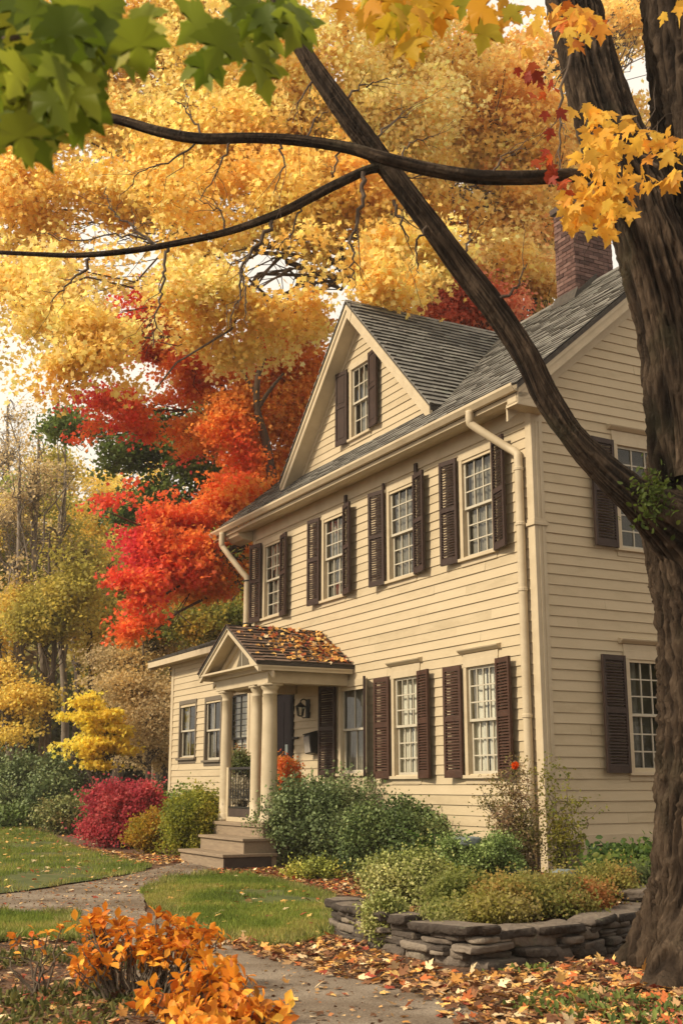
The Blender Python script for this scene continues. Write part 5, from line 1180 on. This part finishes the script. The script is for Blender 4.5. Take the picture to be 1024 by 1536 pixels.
bark_obj('trunk', big, PW([(x, y, Y) for x, y, Y, r in trk]), PR(trk), 300, .018, .075, 5, Tb, flare=flare, ridges=19)
ls = [(1045, 720, 9.75, 60), (1032, 600, 9.7, 62), (1014, 500, 9.7, 52), (987, 400, 9.7, 50), (957, 310, 9.75, 47), (920, 215, 9.8, 43), (890, 130, 9.85, 40), (867, 40, 9.9, 37), (846, -60, 9.95, 35), (815, -220, 10, 30)]
bark_obj('leader', big, PW([(x, y, Y) for x, y, Y, r in ls]), PR(ls), 200, .018, .055, 9, Tb, ridges=14)
lm = [(1068, 830, 9.9, 66), (1030, 800, 9.75, 56), (985, 768, 9.55, 38), (945, 740, 9.4, 27), (900, 700, 9.3, 22.5), (855, 650, 9.2, 18.5), (817, 592, 9.15, 20.5), (786, 530, 9.1, 20), (740, 462, 9.05, 18.5), (690, 398, 9.0, 17), (640, 330, 8.95, 15.5), (590, 264, 8.9, 15), (540, 199, 8.85, 16.5), (500, 144, 8.8, 15.5), (462, 88, 8.8, 13), (430, 30, 8.8, 12), (395, -60, 8.8, 10)]
bark_obj('limb', big, PW([(x, y, Y) for x, y, Y, r in lm]), PR(lm), 120, .016, .034, 14, Tb, ridges=10)
b1 = [(905, 268, 9.6, 12), (855, 263, 9.2, 10), (800, 266, 8.8, 10.5), (720, 266, 8.6, 11), (640, 254, 8.55, 10.5), (575, 238, 8.5, 10), (520, 222, 8.5, 9), (450, 211, 8.5, 8.5), (380, 207, 8.5, 8), (300, 208, 8.5, 8.5), (240, 198, 8.5, 8), (178, 180, 8.5, 7), (120, 168, 8.5, 6)]
bark_obj('branch', big, PW([(x, y, Y) for x, y, Y, r in b1]), PR(b1), 40, .02, .006, 21, Tb, ridges=4)
b2 = [(575, 250, 8.9, 8), (548, 256, 8.85, 7), (505, 276, 8.8, 7.5), (470, 294, 8.8, 7.5), (430, 315, 8.8, 7), (385, 333, 8.8, 6), (340, 348, 8.8, 5.5), (280, 362, 8.8, 5), (200, 376, 8.8, 4.5), (120, 383, 8.8, 4), (50, 381, 8.8, 3.5), (-40, 376, 8.8, 3)]
bark_obj('branch', big, PW([(x, y, Y) for x, y, Y, r in b2]), PR(b2), 32, .02, .005, 23, Tb, ridges=4)
tw = Tubes(); rs = np.random.RandomState(61)
def twig(pts, Y, r0, r1, kids=3):
    p = catmull([W(x, y, Y) for x, y in pts], 6); n = len(p); p[1:-1] += rs.normal(size=(n-2, 3))*.012; s = mpp(pts[0][0], pts[0][1], Y); rr = np.linspace(r0*s, r1*s, n); tw.add(p-Tb, rr, 6)
    for _ in range(kids):
        k = rs.randint(n//4, n-1); dr = (p[min(k+3, n-1)]-p[k-1]); dr /= np.linalg.norm(dr)+1e-6
        e = p[k]+(dr+rdirs(rs, 1)[0]*.75)*rs.uniform(.12, .4); q = wob(p[k], e, rs, 5, .06); tw.add(q-Tb, np.linspace(rr[k]*.55, .0015, 5), 4)
twig([(545, 258), (543, 300), (530, 345), (528, 380), (531, 420)], 8.8, 4, 1, 4)
twig([(408, 332), (390, 365), (362, 400), (358, 440), (345, 490)], 8.8, 3.6, .9, 6)
twig([(362, 400), (368, 440), (372, 490)], 8.8, 2, .7, 3)
twig([(450, 310), (440, 345), (412, 380)], 8.8, 2, .6, 3)
twig([(252, 365), (246, 410), (236, 460), (230, 520)], 8.8, 3, .8, 5)
twig([(135, 388), (110, 420), (76, 455)], 8.8, 3, .8, 4)
twig([(228, 366), (200, 340), (168, 318), (160, 280)], 8.8, 2.2, .7, 5)
twig([(230, 365), (195, 352), (120, 362), (60, 350)], 8.8, 2, .6, 4)
twig([(420, 215), (425, 250), (410, 290)], 8.5, 2, .6, 4)
twig([(345, 212), (330, 250), (300, 300)], 8.5, 2, .6, 5)
twig([(508, 218), (500, 260), (495, 250)], 8.5, 2, .6, 2)
twig([(590, 300), (600, 330), (612, 362)], 8.9, 3, 1, 3)
twig([(560, 255), (590, 265), (640, 262)], 8.9, 2.4, .8, 2)
twig([(300, 208), (260, 240), (210, 262), (180, 300)], 8.5, 2, .5, 5)
twig([(905, 270), (880, 215), (905, 190), (960, 200)], 8.9, 3, .8, 6); twig([(890, 270), (870, 300), (880, 330)], 8.8, 3, .8, 5); twig([(985, 250), (960, 220), (975, 190)], 9.0, 3, .8, 4); twig([(866, 40), (845, 120), (840, 200), (835, 260)], 9.2, 3, .8, 8)
twig([(690, 390), (705, 360), (700, 330)], 8.95, 2.5, .7, 2); twig([(640, 335), (625, 370), (628, 410)], 8.9, 2.5, .7, 3); twig([(560, 222), (580, 190), (612, 170)], 8.85, 2.6, .7, 4)
twig([(515, 160), (540, 130), (585, 120)], 8.8, 2.4, .6, 4); twig([(480, 110), (455, 140), (440, 180)], 8.8, 2.2, .6, 3); twig([(745, 455), (775, 430), (790, 395)], 9.0, 3, .8, 3); twig([(600, 240), (615, 215), (650, 205)], 8.5, 2, .6, 3); twig([(740, 262), (755, 235), (790, 225)], 8.6, 2, .6, 3)
twig([(300, 205), (290, 175), (262, 150)], 8.5, 2, .6, 4); twig([(460, 208), (470, 180), (500, 165)], 8.5, 2, .6, 3); twig([(340, 348), (330, 320), (300, 300)], 8.8, 2, .6, 4)
tw.build('branches', M['twig'], big)

def hang_leaves(name, ells, n, size, cols, seed, parent=None, base=np.zeros(3), face=.9, down=.9, m='leaf', dY=.25, pal=None, spread=1.0):
    """maple leaves hanging in sprays; ells = (px,py,Y,rx,ry,weight)"""
    rs = np.random.RandomState(seed); w_ = np.array([e[5] for e in ells], float); w_ /= w_.sum(); idx = rs.choice(len(ells), n, p=w_); P = []
    for i in idx:
        px, py, Y, rx, ry, _ = ells[i]; a = rs.uniform(0, 6.283); q = rs.rand()**.6; P.append(W(px+rx*q*math.cos(a)*spread, py+ry*q*math.sin(a)*spread, Y+rs.normal()*dY))
    P = np.array(P); D = rdirs(rs, n)*.75+[0, 0, -down]; N = (CAM-P); N /= np.linalg.norm(N, axis=1, keepdims=True); N = N*face+rdirs(rs, n)*.9
    sz = rs.uniform(size*.75, size*1.2, n); C = palette(rs, P, cols, **dict(dict(scale=1.5, jitter=.10, seed=seed, rand=.75), **(pal or {})))
    return leaves(name, P-base, D, N, sz, C, M[m], parent, 'maple')
GOLD = [lin('#e8ac3c'), lin('#f0bc48'), lin('#f6cc58'), lin('#ecb444'), lin('#dc9038')]
gl = [(745, 0, 0, 0, 0, 0)]
hang_leaves('foliage', [(885, 165, 8.5, 34, 22, 3), (925, 200, 8.5, 50, 28, 8), (985, 215, 8.5, 42, 28, 5), (900, 245, 8.4, 48, 30, 8), (945, 270, 8.4, 40, 26, 6), (880, 300, 8.4, 40, 30, 7), (865, 325, 8.4, 26, 20, 4), (925, 310, 8.4, 24, 26, 3), (1005, 270, 8.5, 20, 20, 2), (910, 340, 8.4, 14, 12, 1)], 190, .125, GOLD, 71, big, Tb, m='leaf')
hang_leaves('foliage', [(815, 160, 8.6, 22, 50, 4), (820, 250, 8.5, 26, 30, 5), (790, 105, 8.6, 18, 14, 2), (850, 280, 8.6, 20, 20, 2), (835, 215, 8.6, 18, 30, 3)], 30, .095, [lin('#7a2a1a'), lin('#a8402a'), lin('#c05a2a'), lin('#8a3a22')], 72, big, Tb)
hang_leaves('foliage', [(830, 20, 7.5, 50, 26, 6), (880, 30, 7.5, 26, 20, 2), (790, 55, 7.5, 20, 26, 1), (1008, 10, 7.5, 18, 18, 1.5), (860, 55, 7.5, 16, 16, 1)], 50, .115, GOLD+[lin('#d06a24')], 73, big, Tb)
# tuft of moss and fern in the crotch
n = 260; rs = np.random.RandomState(75); P = np.array([W(975+rs.normal()*16, 745+rs.normal()*22, 9.15+rs.normal()*.05) for _ in range(n)])
leaves('foliage', P-Tb, rdirs(rs, n)+[0, -.3, .3], rdirs(rs, n), rs.uniform(.03, .07, n), palette(rs, P, [lin('#3c4a20'), lin('#56662a'), lin('#6f7a34')], scale=5, seed=3), M['leaf'], big, 'oval')
# boughs of the same tree high above the frame, shading the foreground
ov = [(W(1100, -500, 10)+np.array([dx, dy, dz]), np.array([2.4, 2.2, .9])) for dx, dy, dz in ((0, 0, 1.5), (-3, -.5, 2.4), (2, -3, 2.0), (-4.5, 2, 3.2), (-2, -4, 2.6), (3, 2, 2.5))]
S, I = foliage_points(ov, 420, rs, seed=9); make_crown('crown', big, S, 16, .3, .5, .13, GOLD, rs, M['leaf'], 'kite', dict(scale=.6, jitter=.1, seed=4, rand=.4), Tb)

# ---- near branch with green leaves hanging in from the left, close to the camera
nb = W(-260, 60, 2.3); near = empty('overhanging_branch', nb, 'out of focus branch with large green maple leaves hanging in at the top left', 'branch')
t = Tubes(); p = catmull([W(-260, 60, 2.3), W(-60, 66, 2.25), (W(60, 48, 2.2)), W(118, 4, 2.2), W(170, -60, 2.2)], 6); t.add(p-nb, np.linspace(.010, .005, len(p)), 8)
for a in ([(60, 48), (70, 110), (50, 190)], [(-20, 62), (0, 140), (20, 220)], [(100, 15), (150, 60), (170, 110)], [(-100, 66), (-60, 120)]):
    p = catmull([W(x, y, 2.2) for x, y in a], 5); t.add(p-nb, np.linspace(.004, .0015, len(p)), 5)
p = catmull([W(170, -60, 2.2), W(300, -50, 2.5), W(420, -20, 2.6), W(455, 20, 2.6)], 6); t.add(p-nb, np.linspace(.006, .003, len(p)), 6)
p = catmull([W(170, -60, 2.2), W(400, -130, 2.8), W(600, -60, 4.2), W(680, -10, 4.2), W(800, -40, 4.4)], 6); t.add(p-nb, np.linspace(.006, .003, len(p)), 6)
t.build('branch', M['twig'], near)
GL = [lin('#4c5c18'), lin('#62741e'), lin('#7c8a28'), lin('#969a32'), lin('#aa9c34')]
hang_leaves('foliage', [(40, 40, 2.2, 90, 60, 8), (150, 30, 2.2, 65, 50, 6), (60, 115, 2.15, 80, 40, 6), (120, 95, 2.2, 45, 40, 4), (30, 170, 2.1, 40, 30, 3), (-40, 120, 2.2, 60, 110, 4), (80, 130, 2.2, 40, 30, 2)], 74, .108, GL, 81, near, nb, face=1.3, down=1.2, dY=.12)
hang_leaves('foliage', [(330, 30, 2.6, 40, 24, 3), (395, 10, 2.6, 50, 24, 4), (450, 15, 2.6, 22, 14, 2), (310, 80, 2.6, 14, 12, 1.2), (395, 75, 2.6, 16, 12, 1.4), (345, 70, 2.6, 12, 10, .8)], 22, .11, GL[:4], 83, near, nb, face=1.6, down=1.5, dY=.1)
hang_leaves('foliage', [(600, 0, 4.4, 70, 26, 5), (680, -5, 4.2, 50, 22, 4), (745, 15, 4.2, 36, 24, 3), (540, -10, 4.6, 40, 20, 2), (620, 40, 4.4, 16, 30, 1)], 52, .12, [lin('#8a9a2c'), lin('#c0a830'), lin('#e0a82e'), lin('#d88a2a')], 84, near, nb, face=1.3, down=1.2, dY=.15)

# ---- foreground shrubs
def whorls(name, label, base, stems, leaf, cols, seed, spread=.06, nper=9):
    """upright stems ending in rosettes of pointed leaves"""
    rs = np.random.RandomState(seed); root = empty(name, base, label, 'shrub'); t = Tubes(); P = []; D = []; N = []
    for (e, dens) in stems:
        b0 = base+np.array([rs.normal()*spread, rs.normal()*spread, 0]); b0[0] = base[0]*.45+e[0]*.55 if spread > .1 else b0[0]
        b0[1] = base[1]*.45+e[1]*.55 if spread > .1 else b0[1]; b0[2] = hz(b0[0], b0[1])
        p = wob(b0, e, rs, 8, .05); t.add(p-base, np.linspace(.010, .004, 8), 5)
        ax = p[-1]-p[-2]; ax /= np.linalg.norm(ax)
        for k in range(int(nper*dens)):
            d = rdirs(rs, 1)[0]; d = d-ax*d.dot(ax); d /= np.linalg.norm(d); up = rs.uniform(-.6, 1.4); P.append(e-ax*rs.uniform(-.01, .09)+rs.normal(size=3)*.012-base); D.append(d+ax*up+[0, 0, -.1]); N.append(ax+d*-.4+rs.normal(size=3)*.25)
    t.build('stems', M['stem'], root); P = np.array(P); n = len(P)
    leaves('foliage', P, np.array(D), np.array(N), rs.uniform(leaf*.7, leaf*1.2, n), palette(rs, P, cols, scale=4, jitter=.2, seed=seed, rand=.8), M['leafmid'], root, 'leafy', 1.25); return root
TEMPL['leafy'] = (np.array([(0, 0, 0), (-.15, .25, .05), (-.24, .55, .07), (-.12, .82, .02), (0, 1.02, -.10), (.12, .82, .02), (.24, .55, .07), (.15, .25, .05), (0, .3, -.01), (0, .6, -.01)]),
                  [(0, 8, 1), (8, 9, 2, 1), (9, 4, 3, 2), (0, 7, 8), (8, 7, 6, 9), (9, 6, 5, 4)])
OR = [lin('#8a4a1c'), lin('#c47024'), lin('#e8962c'), lin('#f4b040'), lin('#f0a838'), lin('#d06c2c')]
def spots(ells, n, seed, dz=.10):
    rs = np.random.RandomState(seed); w_ = np.array([e[3]*e[4] for e in ells], float); w_ /= w_.sum(); o = []
    for i in rs.choice(len(ells), n, p=w_):
        px, py, Y, rx, ry = ells[i]; a = rs.uniform(0, 6.283); q = rs.rand()**.5; p = W(px+rx*q*math.cos(a), py+ry*q*math.sin(a), Y+rs.normal()*dz)
        p[2] = max(p[2], hz(p[0], p[1])+.10); o.append((p, rs.uniform(.7, 1.3)))
    return o
fb0 = G(215, 1500)
whorls('orange_shrub', 'orange leaved shrub with upright rosettes, the left and farther of the two foreground clumps', fb0,
       spots([(150, 1392, 9.0, 44, 22), (235, 1392, 9.1, 60, 22), (300, 1400, 9.1, 40, 18), (200, 1425, 8.8, 80, 24), (140, 1440, 8.7, 36, 26), (270, 1430, 8.8, 50, 20)], 100, 1), .088, OR, 91, spread=.25)
fb1 = np.array([-.72, 7.6, hz(-.72, 7.6)])
whorls('orange_shrub', 'bright orange shrub filling the bottom left foreground, nearest of the two orange clumps', fb1,
       spots([(300, 1455, 8.1, 60, 26), (260, 1490, 7.9, 50, 26), (350, 1490, 7.8, 60, 30), (310, 1525, 7.5, 90, 26), (390, 1525, 7.5, 50, 26), (300, 1580, 7.0, 90, 30)], 150, 2, .12), .09, OR, 92, spread=.25)
fb2 = G(62, 1492)
whorls('bare_shrub', 'bare dark stemmed shrub with a few orange leaves left at the tips, bottom left', fb2, [(W(x, y, 8.9), d) for x, y, d in ((20, 1405, .8), (48, 1396, .9), (75, 1398, .9), (62, 1410, .4), (95, 1388, .6), (30, 1432, .15), (98, 1425, .2), (10, 1450, 0.1), (-30, 1410, .5))], .075, OR+[lin('#a8421c')], 93, spread=.04)
# mossy ground cover and dead stalks at the lower left
n = 9000; Pq = scatter_in(PXP([(-200, 1425), (120, 1410), (220, 1440), (320, 1700), (-400, 1700)]), n, np.random.RandomState(6)); rs = np.random.RandomState(6)
Pq = Pq[fbm(np.column_stack([Pq*1.6, Pq[:, 0]*0]), 44, 3) > .46]; n = len(Pq); B = np.column_stack([Pq, HT(Pq[:, 0], Pq[:, 1])])
o = leaves('low_ground_cover', B, rdirs(rs, n)*.8+[0, 0, .7], rdirs(rs, n), rs.uniform(.03, .085, n), palette(rs, B, [lin('#3a4020'), lin('#565c2c'), lin('#74703a'), lin('#8a7448')], scale=2, seed=5, rand=.6), M['grass'], templ='oval', width=.7)
tag(o, 'low mossy weeds and dry stalks in the foreground bed', 'ground cover', kind='stuff')
Pq = scatter_in(PXP([(700, 1462), (860, 1446), (1100, 1440), (1250, 1700), (900, 1700)]), 5000, rs); Pq = Pq[fbm(np.column_stack([Pq*1.3, Pq[:, 0]*0]), 47, 3) > .52]; n = len(Pq); B = np.column_stack([Pq, HT(Pq[:, 0], Pq[:, 1])])
o = leaves('low_ground_cover', B, rdirs(rs, n)*.8+[0, 0, .8], rdirs(rs, n), rs.uniform(.03, .08, n), palette(rs, B, [lin('#46562a'), lin('#66783a'), lin('#86904a')], scale=2, seed=5, rand=.6), M['grass'], templ='oval', width=.8)
tag(o, 'green weeds among the fallen leaves by the big trunk', 'ground cover', kind='stuff')

# ---- autumn air: thin even haze that pales the far woods
mb = MB(); mb.box(-125, 125, -14, 166, -2.5, 33); hzm = bpy.data.materials.new('haze'); hzm.use_nodes = True; t = hzm.node_tree; t.nodes.remove(t.nodes['Principled BSDF'])
pv = t.nodes.new('ShaderNodeVolumePrincipled'); pv.inputs['Color'].default_value = (1, .95, .86, 1); pv.inputs['Density'].default_value = .0008; pv.inputs['Anisotropy'].default_value = .2
t.links.new(pv.outputs[0], t.nodes['Material Output'].inputs['Volume'])
hb = mb.build('haze', hzm); tag(hb, 'thin warm autumn haze in the air', 'haze', kind='stuff')
